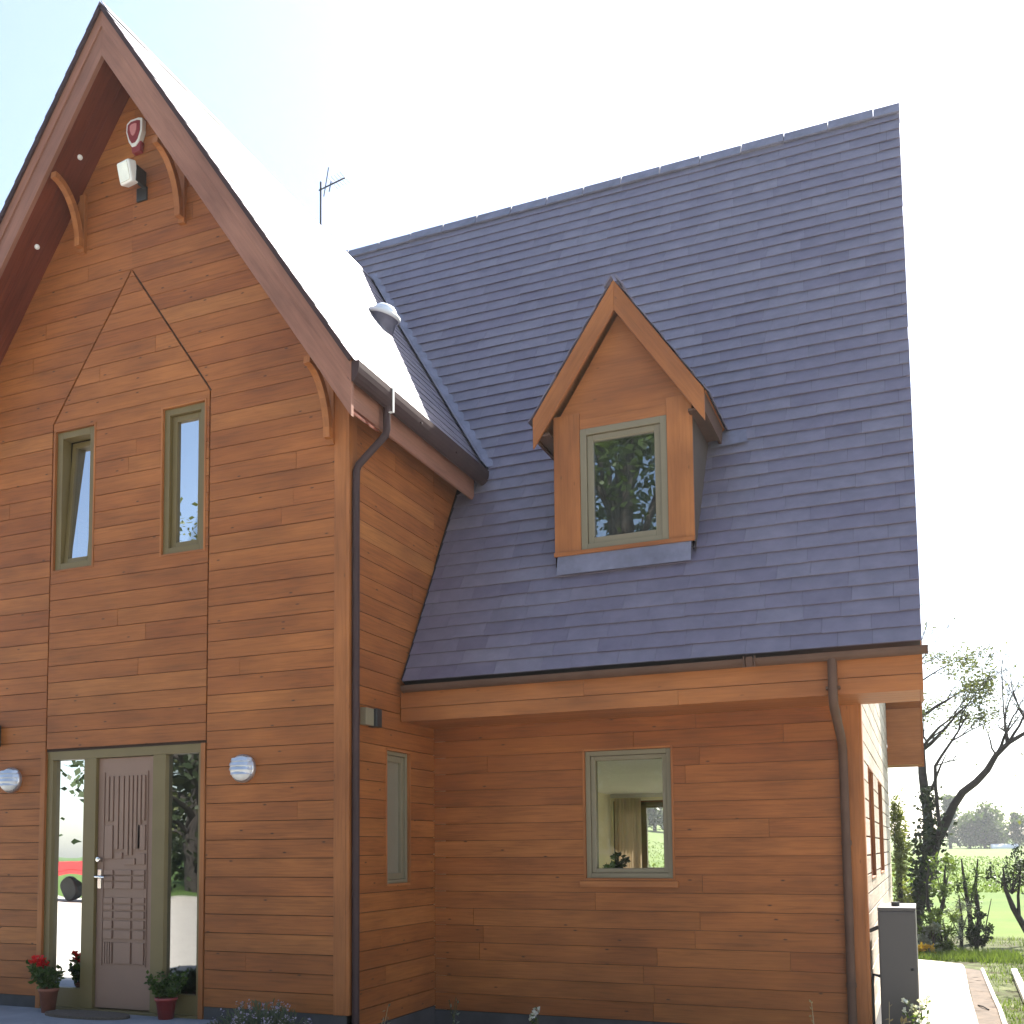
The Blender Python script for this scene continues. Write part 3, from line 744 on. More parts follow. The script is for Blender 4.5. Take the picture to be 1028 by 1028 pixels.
# floodlight
c=(-2.06,-.02,7.08)
e=empty('floodlight',c,'white floodlight with black bracket on the gable wall below the alarm box','floodlight')
rt=Matrix.Rotation(R_(18),3,'X')@Matrix.Rotation(R_(-12),3,'Z')
mb=MB(); mb.box(c[0]-.10,c[0]+.06,c[1]-.19,c[1]-.10,c[2]-.03,c[2]+.15,rot=rt); mb.build('lamp_head',M_WHITE,e,.015)
mb=MB(); mb.box(c[0]-.085,c[0]+.045,c[1]-.197,c[1]-.188,c[2]-.012,c[2]+.132,rot=rt,piv=(c[0]-.02,c[1]-.145,c[2]+.06)); mb.build('lens',plain('lens',(.75,.75,.66),.2),e)
mb=MB(); mb.box(c[0]-.04,c[0]+.07,c[1]-.02,c[1]-.0002,c[2]-.12,c[2]+.0); mb.box(c[0]+.03,c[0]+.07,c[1]-.14,c[1]-.02,c[2]-.02,c[2]+.12); mb.build('bracket',M_BLACK,e,.004)
# little soffit lights
for k,(x,y,z) in enumerate(((-2.597,-.2,0),(-3.075,-.2,0))):
    z=8.062-K*abs(x-XC)
    n=Vector((-K*cw*-1,0,-cw)) if x<XC else Vector((-K*cw,0,-cw))
    n=Vector((K*cw,0,-cw)); q=n.to_track_quat('Z','Y').to_matrix()
    tmp=MB(); tmp.lathe([(.001,.02),(.018,.02),(.022,.012),(.022,-.01)],(0,0,0),16)
    e=MB(); e.add([Vector((x,y,z))+q@Vector(v) for v in tmp.v],tmp.f,None,.5,True)
    o=e.build('soffit_spotlight',M_WHITE); tag(o,('small pale round spotlight in the gable soffit, the upper one level with the bracket','small pale round spotlight in the gable soffit, the lower one near the left edge')[k],'spotlight','spotlights in the gable soffit')
# TV aerial on the main ridge
c=(-3.11,YR,ZR)
e=empty('tv_aerial',c,'thin television aerial on a pole rising behind the wing roof','aerial')
mb=MB(); mb.tube([(c[0],c[1],ZR-.1),(c[0],c[1],10.25)],.014,8); mb.build('pole',M_BLACK,e)
mb=MB(); mb.tube([(-3.14,c[1],10.14),(-2.73,c[1],10.21)],.010,8); mb.build('boom',M_BLACK,e)
mb=MB()
mb.tube([(-3.05,c[1]-.02,10.02),(-2.99,c[1],10.42)],.007,6); mb.tube([(-2.98,c[1],10.08),(-2.95,c[1],10.22)],.007,6)
for k in range(5):
    x=-2.92+k*.045; mb.tube([(x,c[1]-.12,10.18+k*.008),(x,c[1]+.12,10.18+k*.008)],.004,6)
mb.build('element',M_BLACK,e)

# ------------------------------------------------------------------ ground
def plane_poly(name,poly,z,mat,th=.0):
    mb=MB(); mb.prism(poly,lambda u,v,d:(u,v,d),z-th,z) if th else mb.add([(x,y,z) for x,y in poly],[tuple(range(len(poly)))],None,.5)
    return mb.build(name,mat)
def terr(x,y):
    z=ZG
    if y>11: z+=min(1,(y-11)/8)*-.05
    if y>22:
        z+=(y-22)*.0098
        if x<0: z+=-x*.105*min(1,(y-22)/90)
    return z
def gmat():
    m,nt,bs,out=newmat('ground_cover'); L=nt.links.new
    tc=nd(nt,'ShaderNodeTexCoord'); sp_=nd(nt,'ShaderNodeSeparateXYZ'); L(tc.outputs['Object'],sp_.inputs[0])
    n=nd(nt,'ShaderNodeTexNoise',Scale=3.0,Detail=8.0,Roughness=.75); L(tc.outputs['Object'],n.inputs['Vector'])
    n2=nd(nt,'ShaderNodeTexNoise',Scale=.25,Detail=6.0); L(tc.outputs['Object'],n2.inputs['Vector'])
    lawn=ramp(nt,[(.36,(.045,.03,.018)),(.48,(.05,.06,.02)),(.58,(.09,.105,.04)),(.72,(.18,.165,.10))]); L(n.outputs[0],lawn.inputs[0])
    field=ramp(nt,[(.3,(.062,.105,.018)),(.5,(.088,.135,.023)),(.7,(.115,.155,.035))]); L(n2.outputs[0],field.inputs[0])
    yard=ramp(nt,[(.3,(.36,.34,.31)),(.7,(.46,.44,.40))]); L(n.outputs[0],yard.inputs[0])
    def step(lo,hi):
        mr=nd(nt,'ShaderNodeMapRange'); mr.inputs[1].default_value=lo; mr.inputs[2].default_value=hi; L(sp_.outputs[1],mr.inputs[0]); return mr.outputs[0]
    c=mix(nt,yard.outputs[0],lawn.outputs[0],step(.4,.6)); c=mix(nt,c,field.outputs[0],step(13.6,14.6))
    far=ramp(nt,[(.3,(.075,.12,.025)),(.7,(.125,.165,.045))]); L(n.outputs[0],far.inputs[0])
    c=mix(nt,c,far.outputs[0],step(55,75))
    c=mix(nt,(.07,.12,.03),c,step(-23.5,-22.5))
    L(c,bs.inputs['Base Color']); bs.inputs['Roughness'].default_value=.95; bs.inputs['Specular IOR Level'].default_value=.15
    b=nd(nt,'ShaderNodeBump',Strength=.5,Distance=.04); L(n.outputs[0],b.inputs['Height']); L(b.outputs[0],bs.inputs['Normal'])
    return m
mb=MB()
xs=[-600,-400,-200,-120,-80,-50,-30,-20,-12,-6,0,3,6,10,16,30,60,120,300,600]; ys=[-300,-120,-60,-30,-15,-6,0,5,9,11,13,16,19,22,30,45,65,90,120,150,200,300,600]
vs=[(x,y,terr(x,y)) for y in ys for x in xs]; nx=len(xs)
fs=[(j*nx+i,j*nx+i+1,(j+1)*nx+i+1,(j+1)*nx+i) for j in range(len(ys)-1) for i in range(nx-1)]
mb.add(vs,fs,None,.5,True); g=mb.build('ground',gmat()); tag(g,None,None,kind='structure')
o=plane_poly('patio',[(-5.5,-1.5),(-1.16,-1.5),(-1.16,-.013),(-5.5,-.013)],0.0,M_SLAB,.28); tag(o,None,None,kind='structure')
o=plane_poly('garden_path',[(3.5815,1.9),(4.36,1.9),(4.378,3.8),(4.385,5.72),(4.416,8.4),(4.40,8.77),(4.1,9.05),(3.82,9.22),(3.5815,9.3)],ZG+.03,M_CONC,.06); tag(o,None,None,kind='structure')
o=plane_poly('soil_strip',[(4.362,1.5),(4.60,1.5),(4.60,8.2),(4.418,8.45)],ZG+.012,M_SOIL); tag(o,None,None,kind='structure')
o=plane_poly('flower_bed',[(.013,-.6),(3.6,-.6),(3.6,1.475),(.013,1.475)],ZG+.02,M_SOIL); tag(o,None,None,kind='structure')
mb=MB(); mb.tube([(4.60,1.8,ZG+.02),(4.597,3.88,ZG+.02),(4.611,4.66,ZG+.02),(4.609,5.56,ZG+.02),(4.612,6.64,ZG+.02),(4.62,8.25,ZG+.02)],.022,8)
tag(mb.build('edging_strip',M_KERB),'pale curved edging strip between the soil strip and the grass','edging')
mb=MB(); mb.box(4.90,4.97,5.0,8.1,ZG,ZG+.06,rot=Matrix.Rotation(R_(-1.5),3,'Z')); tag(mb.build('garden_plank',M_KERB,None,.004),'pale sunlit plank lying on the grass at the right edge','plank')

# ------------------------------------------------------------------ boiler cabinet
c=(3.78,1.9,ZG)
e=empty('boiler_cabinet',c,'grey metal boiler cabinet standing by the right corner of the house','cabinet')
bx0,bx1,by0,by1,bz=3.655,3.915,1.5,2.14,.862
mb=MB(); mb.box(bx0,bx1,by0,by1,ZG+.08,bz-.02); mb.box(bx0+.03,bx1-.03,by0+.03,by1-.03,ZG+.03,ZG+.079); body=mb.build('case',M_GREYBOX,e,.006)
mb=MB(); mb.box(bx0-.001,bx1+.001,by0-.003,by1+.01,bz-.0195,bz+.008); mb.build('lid',M_GREYBOX,e,.004)
mb=MB(); mb.box(bx0+.012,bx1-.012,by0-.004,by0-.0005,ZG+.10,bz-.04); dp=mb.build('door',M_GREYBOX,e,.0015)
mb=MB(); mb.lathe([(.001,.008),(.009,.008),(.011,.004),(.011,0)],(bx1-.035,by0-.0045,.42),12,'y'); mb.build('latch',M_BLACK,dp)
mb=MB(); mb.tube([(bx0-.002,1.62,.35),(bx0-.05,1.62,.36),(bx0-.06,1.62,.30),(bx0-.06,1.62,-.1),(bx0-.05,1.62,-.15),(bx0-.002,1.62,-.15)],.012,8); mb.build('pipe',M_BLACK,e)
mb=MB(); mb.tube([(bx0,1.56,.72),(bx0-.065,1.56,.69)],.015,8); mb.build('pipe',M_BLACK,e)
mb=MB(); mb.tube([(bx0+.12,by0+.2,bz+.008),(bx0+.12,by0+.2,bz+.04)],.03,12); mb.build('flue_stub',M_BLACK,e)

# ------------------------------------------------------------------ plants
def leaf(mb,p,size,tone,elong=1.7,up=None):
    d=Vector((random.gauss(0,1),random.gauss(0,1),random.gauss(0,.7)))
    if up is not None: d=d*.6+Vector(up)
    d.normalize(); n=Vector((random.gauss(0,1),random.gauss(0,1),random.gauss(0,1))).cross(d)
    if n.length<1e-4: return
    n.normalize(); l=size*random.uniform(.7,1.3); w=l/elong/2
    mb.add([p,p+d*l*.5+n*w,p+d*l,p+d*l*.5-n*w],[(0,1,2,3)],[[(0,0)]*4],tone)
LG=[(0,(.035,.06,.015)),(.5,(.06,.10,.025)),(1,(.10,.15,.04))]
M_LEAF=leafmat('green_leaf',LG); M_LEAFL=leafmat('light_leaf',[(0,(.06,.10,.02)),(1,(.15,.21,.05))])
M_LEAFO=leafmat('olive_leaf',[(0,(.07,.085,.03)),(1,(.15,.17,.07))])
M_LEAFG=leafmat('grey_leaf',[(0,(.16,.19,.15)),(1,(.32,.35,.30))],.3)
M_LEAFD=leafmat('dark_leaf',[(0,(.016,.028,.010)),(1,(.04,.06,.02))],.25)
M_BARK=plain('dark_bark',(.036,.030,.026),.95,noise=.4,scale=9,bump=.8)
M_STEM=plain('plant_stem',(.09,.10,.04),.8)
M_FLOWR=leafmat('red_petal',[(0,(.55,.01,.012)),(1,(.75,.03,.025))],.3); M_FLOWW=leafmat('white_petal',[(0,(.6,.6,.5)),(1,(.8,.8,.75))],.3)
M_FLOWV=leafmat('lavender_petal',[(0,(.22,.18,.32)),(1,(.45,.40,.52))],.3)
M_STRAW=leafmat('straw',[(0,(.30,.22,.10)),(1,(.5,.4,.22))],.3)
M_YEL=leafmat('yellow_petal',[(0,(.5,.3,.03)),(1,(.7,.5,.06))],.3)

def pot(c,r,h,mat,label,flower):
    e=empty('potted_plant',c,label,'potted plant')
    mb=MB(); mb.lathe([(.001,.0),(r*.68,0),(r*.95,h*.86),(r*1.06,h*.86),(r*1.08,h),(r*.95,h),(r*.9,h*.88),(.001,h*.88)],c,22); mb.build('pot',mat,e)
    mb=MB(); st=MB(); fl=MB()
    n=16 if flower else 22
    for i in range(n):
        a=random.uniform(0,6.28); lean=random.uniform(.05,.55); H=random.uniform(.55,1.0)*(.25 if flower else .20)
        b=Vector(c)+Vector((math.cos(a)*r*.5,math.sin(a)*r*.5,h*.88)); t=b+Vector((math.cos(a)*lean*.22,math.sin(a)*lean*.22,H))
        st.tube([b,(b+t)/2+Vector((0,0,.02)),t],.003,5)
        for k in range(26 if flower else 40):
            q=random.uniform(.2,1.05); leaf(mb,b.lerp(t,q)+Vector((random.gauss(0,.012),random.gauss(0,.012),0)),.05 if flower else .035,random.random(),1.6,(0,0,.3))
        if flower and i<2:
            t2=Vector(c)+Vector((-.075+random.gauss(0,.035),random.gauss(0,.03),.41+random.gauss(0,.015)))
            st.tube([b,t2],.003,5)
            for k in range(34): leaf(fl,t2+Vector((random.gauss(0,.020),random.gauss(0,.020),random.gauss(0,.016))),.045,random.random(),1.1)
    mb.build('foliage',M_LEAF,e); st.build('stem',M_STEM,e)
    if flower: fl.build('flower',M_FLOWR,e)
pot((-2.775,-.16,0),.078,.20,M_TERRA,'potted plant with a bright red flower left of the front door',True)
pot((-1.60,-.10,0),.085,.17,M_TERRAR,'bushy green plant in a small red pot right of the front door',False)
mb=MB()
n=20; pts=[(-2.30+.42*math.copysign(abs(math.cos(2*math.pi*k/n))**.8,math.cos(2*math.pi*k/n)), -.22+.15*math.sin(2*math.pi*k/n)) for k in range(n)]
mb.prism(pts,lambda u,v,d:(u,v,d),.001,.022); tag(mb.build('door_mat',M_MAT),'dark rounded door mat lying on the slab before the front door','door mat')
# lavender clump
c=(-.50,-.40,ZG)
e=empty('lavender_bush',c,'silvery green lavender bush with pale flower specks near the wing corner','bush')
mb=MB(); fl=MB(); st=MB()
for i in range(230):
    a=random.uniform(0,6.28); rr=random.random()**.6; H=(.40+.16*random.random())*(1-.35*rr*rr)
    b=Vector(c)+Vector((math.cos(a)*rr*.12,math.sin(a)*rr*.12,0)); t=b+Vector((math.cos(a)*rr*.30,math.sin(a)*rr*.25,H))
    st.tube([b,b.lerp(t,.5)+Vector((0,0,.04)),t],.0025,4,cap=False)
    for k in range(16): leaf(mb,b.lerp(t,random.uniform(.25,.95)),.045,.85*random.random(),5,(math.cos(a)*.4,math.sin(a)*.4,1))
    if i%3==0:
        for k in range(7): leaf(mb,t+Vector((random.gauss(0,.006),random.gauss(0,.006),random.uniform(-.03,.03))),.016,.93+.07*random.random(),1.3)
mb.build('foliage',leafmat('lavender_leaf',[(0,(.05,.07,.04)),(.86,(.11,.14,.09)),(.92,(.22,.18,.32)),(1,(.45,.40,.52))],.3),e); st.build('stem',M_STEM,e)

def weed(c,h,n,label,cat,mats,fl=None,spread=.15,leafs=6,lsize=.04,group=None,name='weed'):
    e=empty(name,c,label,cat,group); st=MB(); lf=MB(); ff=MB()
    for i in range(n):
        a=random.uniform(0,6.28); t=Vector(c)+Vector((math.cos(a)*spread*random.random(),math.sin(a)*spread*random.random(),h*random.uniform(.7,1.0)))
        b=Vector(c)+Vector((random.gauss(0,.02),random.gauss(0,.02),0)); mid=b.lerp(t,.5)+Vector((random.gauss(0,.02),random.gauss(0,.02),.02))
        st.tube([b,mid,t],[.005,.004,.002],5)
        for k in range(leafs): leaf(lf,b.lerp(t,random.uniform(.3,1)),lsize,random.random(),2.2,(0,0,.4))
        if fl:
            ff=MB()
            for k in range(8): leaf(ff,t+Vector((random.gauss(0,.007),random.gauss(0,.007),random.gauss(0,.007))),.03,random.random(),1.2)
            ff.build('flower',fl,e)
    st.build('stem',mats[0],e)
    if leafs: lf.build('foliage',mats[1],e)
M_STRAWS=plain('dry_stem',(.38,.30,.17),.9)
weed((3.19,1.2,ZG+.02),.66,1,'single dry pale grass stalk standing before the wall left of the right downpipe','grass stalk',(M_STRAWS,M_STRAW),leafs=10,lsize=.03,spread=.04,name='dry_stalk')
weed((.32,1.2,ZG+.02),.40,3,'small grey green seedling in the inner corner of the two walls','seedling',(M_STEM,M_LEAFG),spread=.06,name='seedling')
weed((1.04,1.2,ZG+.02),.30,5,'small pale flowering weed at the foot of the main wall','weed',(M_STEM,M_LEAFL),M_FLOWW,spread=.08)
weed((.03,.55,ZG+.02),.42,2,'thin pale sprig at the foot of the return wall','sprig',(M_STRAWS,M_LEAFG),spread=.05,name='sprig')
weed((3.72,1.28,ZG),.70,1,'tall pale dry stalk in front of the boiler cabinet','dry stalk',(M_STRAWS,M_STRAW),leafs=12,lsize=.035,spread=.03,name='dry_stalk')
weed((3.79,1.25,ZG),.40,16,'tuft of straw coloured dry grass at the foot of the boiler cabinet','dry grass',(M_STRAWS,M_STRAW),leafs=6,lsize=.05,spread=.14,name='dry_grass')
weed((3.94,1.32,ZG),.55,9,'leafy weed with white flowers beside the boiler cabinet edge','weed',(M_STEM,M_LEAFL),M_FLOWW,spread=.16,leafs=12,lsize=.045)

# trees ----------------------------------------------------------------
def grow(tb,tips,p,d,r,L_,lev,maxlev,kids=(2,4),droop=.0,wig=.25,shrink=.62):
    n=4; pts=[p.copy()]; rs=[r]; q=p.copy(); dd=d.copy()
    for i in range(n):
        dd=(dd+Vector((random.gauss(0,wig),random.gauss(0,wig),random.gauss(0,wig)*.7-droop))*.5).normalized()
        q=q+dd*L_/n; pts.append(q.copy()); rs.append(r*(1-.55*(i+1)/n))
    tb.tube(pts,rs,8 if r>.05 else 5,cap=False)
    if lev>=maxlev:
        tips.append((pts,lev)); return
    if lev>=maxlev-1: tips.append((pts,lev))
    for k in range(random.randint(*kids)):
        i=random.randint(1,n); b=pts[i]
        nd_=(dd+Vector((random.gauss(0,.7),random.gauss(0,.7),random.gauss(.15,.45)))).normalized()
        grow(tb,tips,b,nd_,max(.004,rs[i]*.68),L_*random.uniform(shrink-.12,shrink+.12),lev+1,maxlev,kids,droop,wig,shrink)
    grow(tb,tips,pts[-1],dd,max(.004,rs[-1]*.9),L_*shrink,lev+1,maxlev,kids,droop,wig,shrink)
def leaves_on(mb,tips,n,size,jit,keep=1.0,cond=None):
    for pts,lev in tips:
        if random.random()>keep: continue
        base=random.random()
        for k in range(n):
            i=random.randint(0,len(pts)-2); p=pts[i].lerp(pts[i+1],random.random())+Vector((random.gauss(0,jit),random.gauss(0,jit),random.gauss(0,jit)))
            if cond and not cond(p): continue
            leaf(mb,p,size,min(1,max(0,base*.6+random.random()*.5)))

# the half bare tree at the right
TY=14.0
def T(x,z,y=0): return Vector((x,TY+y,z))
e=empty('garden_tree',(3.74,TY,terr(3.7,TY)),'leaning half bare dark tree right of the house with sparse leaves','tree')
tb=MB(); tips=[]
tr=[T(3.70,-.45),T(3.74,-.1),T(3.82,.3),T(3.97,.76),T(4.10,1.1)]
tb.tube(tr,[.20,.165,.15,.145,.14],12)
rl=[T(4.03,.95),T(4.20,1.42,.05),T(4.37,1.76,.1),T(4.51,2.06,.1),T(4.66,2.29,.05),T(4.89,2.47),T(5.08,2.68),T(5.23,2.94,-.05),T(5.44,3.15,-.1),T(5.72,3.32,-.1),T(6.1,3.5,-.1)]
tb.tube(rl,[.115,.10,.085,.075,.07,.066,.06,.05,.042,.034,.02],10)
ll=[T(4.02,.9),T(4.05,1.31,.1),T(4.07,1.76,.15),T(4.035,2.22,.2),T(4.0,2.68,.2),T(4.0,3.1,.2),T(3.95,3.7,.25),T(3.92,4.3,.3)]
tb.tube(ll,[.115,.10,.092,.085,.078,.066,.042,.02],10)
tl=[T(4.18,1.25,-.1),T(4.25,1.67,-.15),T(4.23,2.03,-.2),T(4.21,2.4,-.2),T(4.22,2.77,-.2),T(4.33,2.95,-.2),T(4.51,3.21,-.25),T(4.63,3.39,-.3),T(4.8,3.7,-.3)]
tb.tube(tl,[.042,.036,.032,.03,.028,.025,.021,.016,.009],8)
tb.tube([T(4.14,2.35,-.1),T(4.3,2.75,-.15),T(4.42,3.0,-.2)],[.03,.02,.008],6)
random.seed(21)
for (b,dr,r,L_,ml) in ((rl[7],(.35,0,.9),.045,.75,4),(rl[8],(.55,.1,.8),.04,.7,4),(rl[8],(-.15,.1,1),.035,.8,4),(rl[9],(.8,-.2,.55),.04,.7,4),(rl[9],(.1,.2,1),.035,.75,4),(rl[10],(.9,.1,.5),.03,.7,4),(rl[7],(-.3,.3,.9),.025,.6,4),
        (ll[5],(.75,.1,.6),.06,.8,5),(ll[6],(.7,.2,.8),.05,.85,5),(ll[6],(-.6,.2,.7),.05,.8,5),(ll[7],(.3,.2,1),.03,.8,5),(ll[5],(.5,-.4,.75),.05,.75,5),(tl[6],(.8,0,.5),.022,.7,4),(tl[7],(.35,-.2,.9),.02,.7,4),(tl[4],(.9,-.1,.25),.018,.6,3),(ll[7],(.8,0,.7),.028,.8,5)):
    grow(tb,tips,b,Vector(dr).normalized(),r*.75,L_,1,ml,(1,3),0,.28,.66)
# long bare whip
tb.tube([T(5.4,3.15,-.1),T(5.38,3.8,-.1),T(5.38,4.5,-.1),T(5.42,4.75,-.1)],[.02,.014,.010,.005],6)
tb.build('trunk',M_BARK,e)
lf=MB(); leaves_on(lf,tips,11,.055,.07,.6,lambda p: p.x<5.25 and 3.1<p.z<5.0)
leaves_on(lf,tips,1,.06,.05,.3)
lf.build('crown',M_LEAFO,e)
iv=MB()
for i in range(800):
    k=random.random(); x=3.80+.25*k+random.gauss(0,.16); z=.1+1.55*k+random.gauss(0,.1)
    leaf(iv,Vector((x,TY-.15+random.gauss(0,.14),z)),.10,random.random(),1.3)
for i in range(420): leaf(iv,Vector((4.10+random.gauss(0,.09),TY-.05+random.gauss(0,.08),1.5+random.random()*.9)),.08,random.random(),1.3)
iv.build('ivy',M_LEAFD,e)

def bush(name,c,rx,ry,h,n,size,mat,label,cat,stems=None,group=None,zlo=.0,taper=.6,el=1.8):
    e=empty(name,c,label,cat,group); lf=MB(); st=MB()
    clumps=[]
    for i in range(max(8,n//90)):
        t=random.random(); z=zlo+(1-zlo)*t; w=(1-taper*abs(t-.45)*1.6)
        a=random.uniform(0,6.28); rr=math.sqrt(random.random())
        clumps.append((Vector((c[0]+math.cos(a)*rr*rx*w,c[1]+math.sin(a)*rr*ry*w,c[2]+z*h)),random.random()))
    for i in range(n):
        cl,t=random.choice(clumps); leaf(lf,cl+Vector((random.gauss(0,rx*.16),random.gauss(0,ry*.16),random.gauss(0,h*.05))),size,min(1,max(0,t*.6+random.random()*.45)),el,(0,0,.25))
    for pts,rs in (stems or [([c,(c[0]+.03,c[1],c[2]+h*.45),(c[0],c[1],c[2]+h*.85)],[.03,.02,.006])]): st.tube(pts,rs,7)
    for cl,t in clumps[:14]:
        b=Vector(c)+Vector((0,0,h*(zlo*.8+.1))); st.tube([b,b.lerp(cl,.5)+Vector((0,0,.03)),cl],[.012,.008,.003],5,cap=False)
    st.build('stem',M_BARK,e); lf.build('foliage',mat,e); return e
g0=lambda x,y:terr(x,y)
random.seed(5)
bush('conifer_bush',(3.60,11.0,g0(3.6,11)),.20,.25,2.2,3200,.075,leafmat('yellow_green_leaf',[(0,(.09,.11,.03)),(1,(.20,.23,.07))],.5),'tall narrow yellow green bush between the house wall and the leaning tree','bush',zlo=.0,taper=.75,el=3)
bush('garden_shrub',(4.24,12.5,g0(4,12.5)),.26,.3,1.45,620,.07,M_LEAFL,'young shrub with two curved dark stems and drooping light green leaves','shrub',
  stems=[([(3.83,12.5,-.38),(4.02,12.5,-.18),(4.16,12.5,.05),(4.26,12.5,.45),(4.28,12.5,.8),(4.30,12.5,1.0)],[.075,.06,.04,.03,.02,.008]),([(4.12,12.5,-.03),(4.0,12.5,.30),(4.0,12.5,.65),(4.05,12.5,1.05)],[.04,.03,.02,.01])],zlo=.55,taper=.4,el=2.6)
bush('garden_shrub',(4.64,12.5,g0(4.6,12.5)),.22,.25,1.45,620,.06,M_LEAF,'young upright shrub with a dark leafy column of stems','shrub',
  stems=[([(4.66,12.5,-.35),(4.64,12.5,.2),(4.58,12.5,.7),(4.55,12.5,1.1)],[.045,.04,.03,.01]),([(4.72,12.55,-.35),(4.78,12.5,.1),(4.74,12.5,.6),(4.8,12.5,1.1)],[.04,.04,.03,.01])],zlo=.35,taper=.3,el=2.4)
bush('garden_shrub',(5.27,12.3,g0(5.3,12.3)),.32,.35,1.55,900,.065,M_LEAFD,'dark young tree with an arching trunk at the right edge of the photo','shrub',
  stems=[([(5.62,12.3,-.38),(5.45,12.3,-.05),(5.28,12.3,.3),(5.18,12.3,.6),(5.16,12.3,.95)],[.06,.055,.045,.03,.012]),([(5.36,12.3,.12),(5.36,12.3,.5),(5.42,12.3,.95)],[.03,.022,.01])],zlo=.55,taper=.35,el=2.2)
bush('grey_shrub',(4.45,11.0,g0(4.4,11)),.26,.26,1.0,1100,.05,M_LEAFG,'silvery grey feathery shrub at the end of the path','shrub',zlo=.1,taper=.3,el=4)
bush('leafy_plant',(4.20,10.4,g0(4.2,10.4)),.26,.22,.62,1100,.09,M_LEAFL,'low grassy green plant beside the silvery shrub','plant',zlo=.1,taper=.2,el=4)
bush('grey_ground_plant',(4.03,10.2,g0(4.0,10.2)),.16,.16,.42,700,.06,M_LEAFG,'low whitish plant behind the boiler cabinet','plant',zlo=.05,taper=.2,el=2)
bush('yellow_flower_plant',(3.98,9.8,g0(4,9.8)),.12,.1,.16,260,.05,M_YEL,'low yellow flowering plant at the end of the path','plant',zlo=.1,taper=.2,el=1.4)
bush('dark_low_shrub',(4.66,10.9,g0(4.6,10.9)),.20,.2,.55,1100,.055,M_LEAFD,'dark low shrub in front of the silvery shrub stems','shrub',zlo=.05,taper=.2)
mb=MB(); mb.tube([(4.82,12,-.34),(4.86,12,.05),(4.95,12,.46)],[.014,.011,.006],6); tag(mb.build('bare_stick',M_BARK),'bare dark stick standing in the grass near the field edge','stick')
# hedge plants seen through the room
for i,(x,lab) in enumerate(((-1.05,'light green bush outside the rear window, seen through the room'),(-2.1,'green bush outside the rear window, hidden farther left behind the room'))):
    bush('window_bush',(x,13.0+i*.3,g0(x,13)),.55,.4,1.42,1500,.12,M_LEAFL,lab,'bush',zlo=.1,taper=.3)
# grass
gb=MB(); random.seed(9)
for i in range(9000):
    x=random.uniform(4.64,7.0); y=3.2+random.random()**1.3*10.3
    if math.sin(x*3.1+y*1.3)+math.sin(y*2.2-x*1.7)+random.gauss(0,.6)<-.2: continue
    h=random.uniform(.03,.09); p=Vector((x,y,ZG)); a=random.uniform(0,6.28); w=Vector((math.cos(a),math.sin(a),0))*.006; t=p+Vector((random.gauss(0,.025),random.gauss(0,.025),h))
    gb.add([p-w,p+w,t],[(0,1,2)],[[(0,0)]*3],random.random())
for i in range(2500):
    x=random.uniform(3.8,5.2); y=random.uniform(9.3,10.6); h=random.uniform(.05,.14); p=Vector((x,y,ZG)); a=random.uniform(0,6.28); w=Vector((math.cos(a),math.sin(a),0))*.008; t=p+Vector((random.gauss(0,.04),random.gauss(0,.04),h))
    gb.add([p-w,p+w,t],[(0,1,2)],[[(0,0)]*3],random.random())
tag(gb.build('grass',M_LEAFL),None,None,kind='stuff')
fb=MB()
for i in range(7000):
    y=32+random.random()**1.5*60; x=random.uniform(2.5,5.5)+ (y-12)*random.uniform(-.35,.25); h=random.uniform(.06,.16); p=Vector((x,y,terr(x,y))); w=Vector((.01+y*.0006,0,0)); t=p+Vector((random.gauss(0,.05),0,h))
    fb.add([p-w,p+w,t],[(0,1,2)],[[(0,0)]*3],random.random())
tag(fb.build('field_grass',M_LEAFL),None,None,kind='stuff')
# fallen twig on the soil strip
mb=MB(); mb.tube([(4.43,4.9,ZG+.02),(4.47,4.75,ZG+.03),(4.51,4.62,ZG+.02)],.008,5); tag(mb.build('fallen_twig',M_BARK),'dark twig lying on the soil strip beside the path','twig')

# far trees: one kind built, then copied
def fartree(name,seed,h,w,n,mat,dens=.5,conic=False,leafsize=.42):
    random.seed(seed); lf=MB(); st=MB(); cl=[]
    st.tube([(0,0,-.3),(.05,0,h*.4),(0,0,h*.85)],[h*.035,h*.025,h*.008],7)
    for i in range(42):
        t=random.random(); z=h*(.12+.85*t); ww=w*((1-t)*.9+.08 if conic else math.sin(math.pi*(.15+.8*t))**.7)
        a=random.uniform(0,6.28); rr=math.sqrt(random.random())*ww
        cl.append((Vector((math.cos(a)*rr,math.sin(a)*rr,z)),random.random()))
        st.tube([(0,0,z*.7),(Vector((0,0,z*.7))+cl[-1][0])/2+Vector((0,0,.2)),cl[-1][0]],[h*.010,h*.006,h*.002],4,cap=False)
    for i in range(n):
        c,t=random.choice(cl); s=w*.20
        leaf(lf,c+Vector((random.gauss(0,s),random.gauss(0,s),random.gauss(0,s*.8))),leafsize,min(1,max(0,t*.6+random.random()*.4)),1.5)
    return lf,st,mat
protos={}
for key,a in dict(round=(3,5.0,2.4,2600,M_LEAF),cone=(4,6.0,1.2,2000,M_LEAF,.5,True),tall=(6,15.5,4.2,15000,M_LEAF,.5,False,.24),sparse=(8,14.0,3.6,2600,M_LEAFO,.5,False,.2),hedge=(10,8.5,4.5,11000,M_LEAFD,.5,False,.28)).items():
    lf,st,mat=fartree(key,*a); protos[key]=(lf,st,mat,None)
made={}
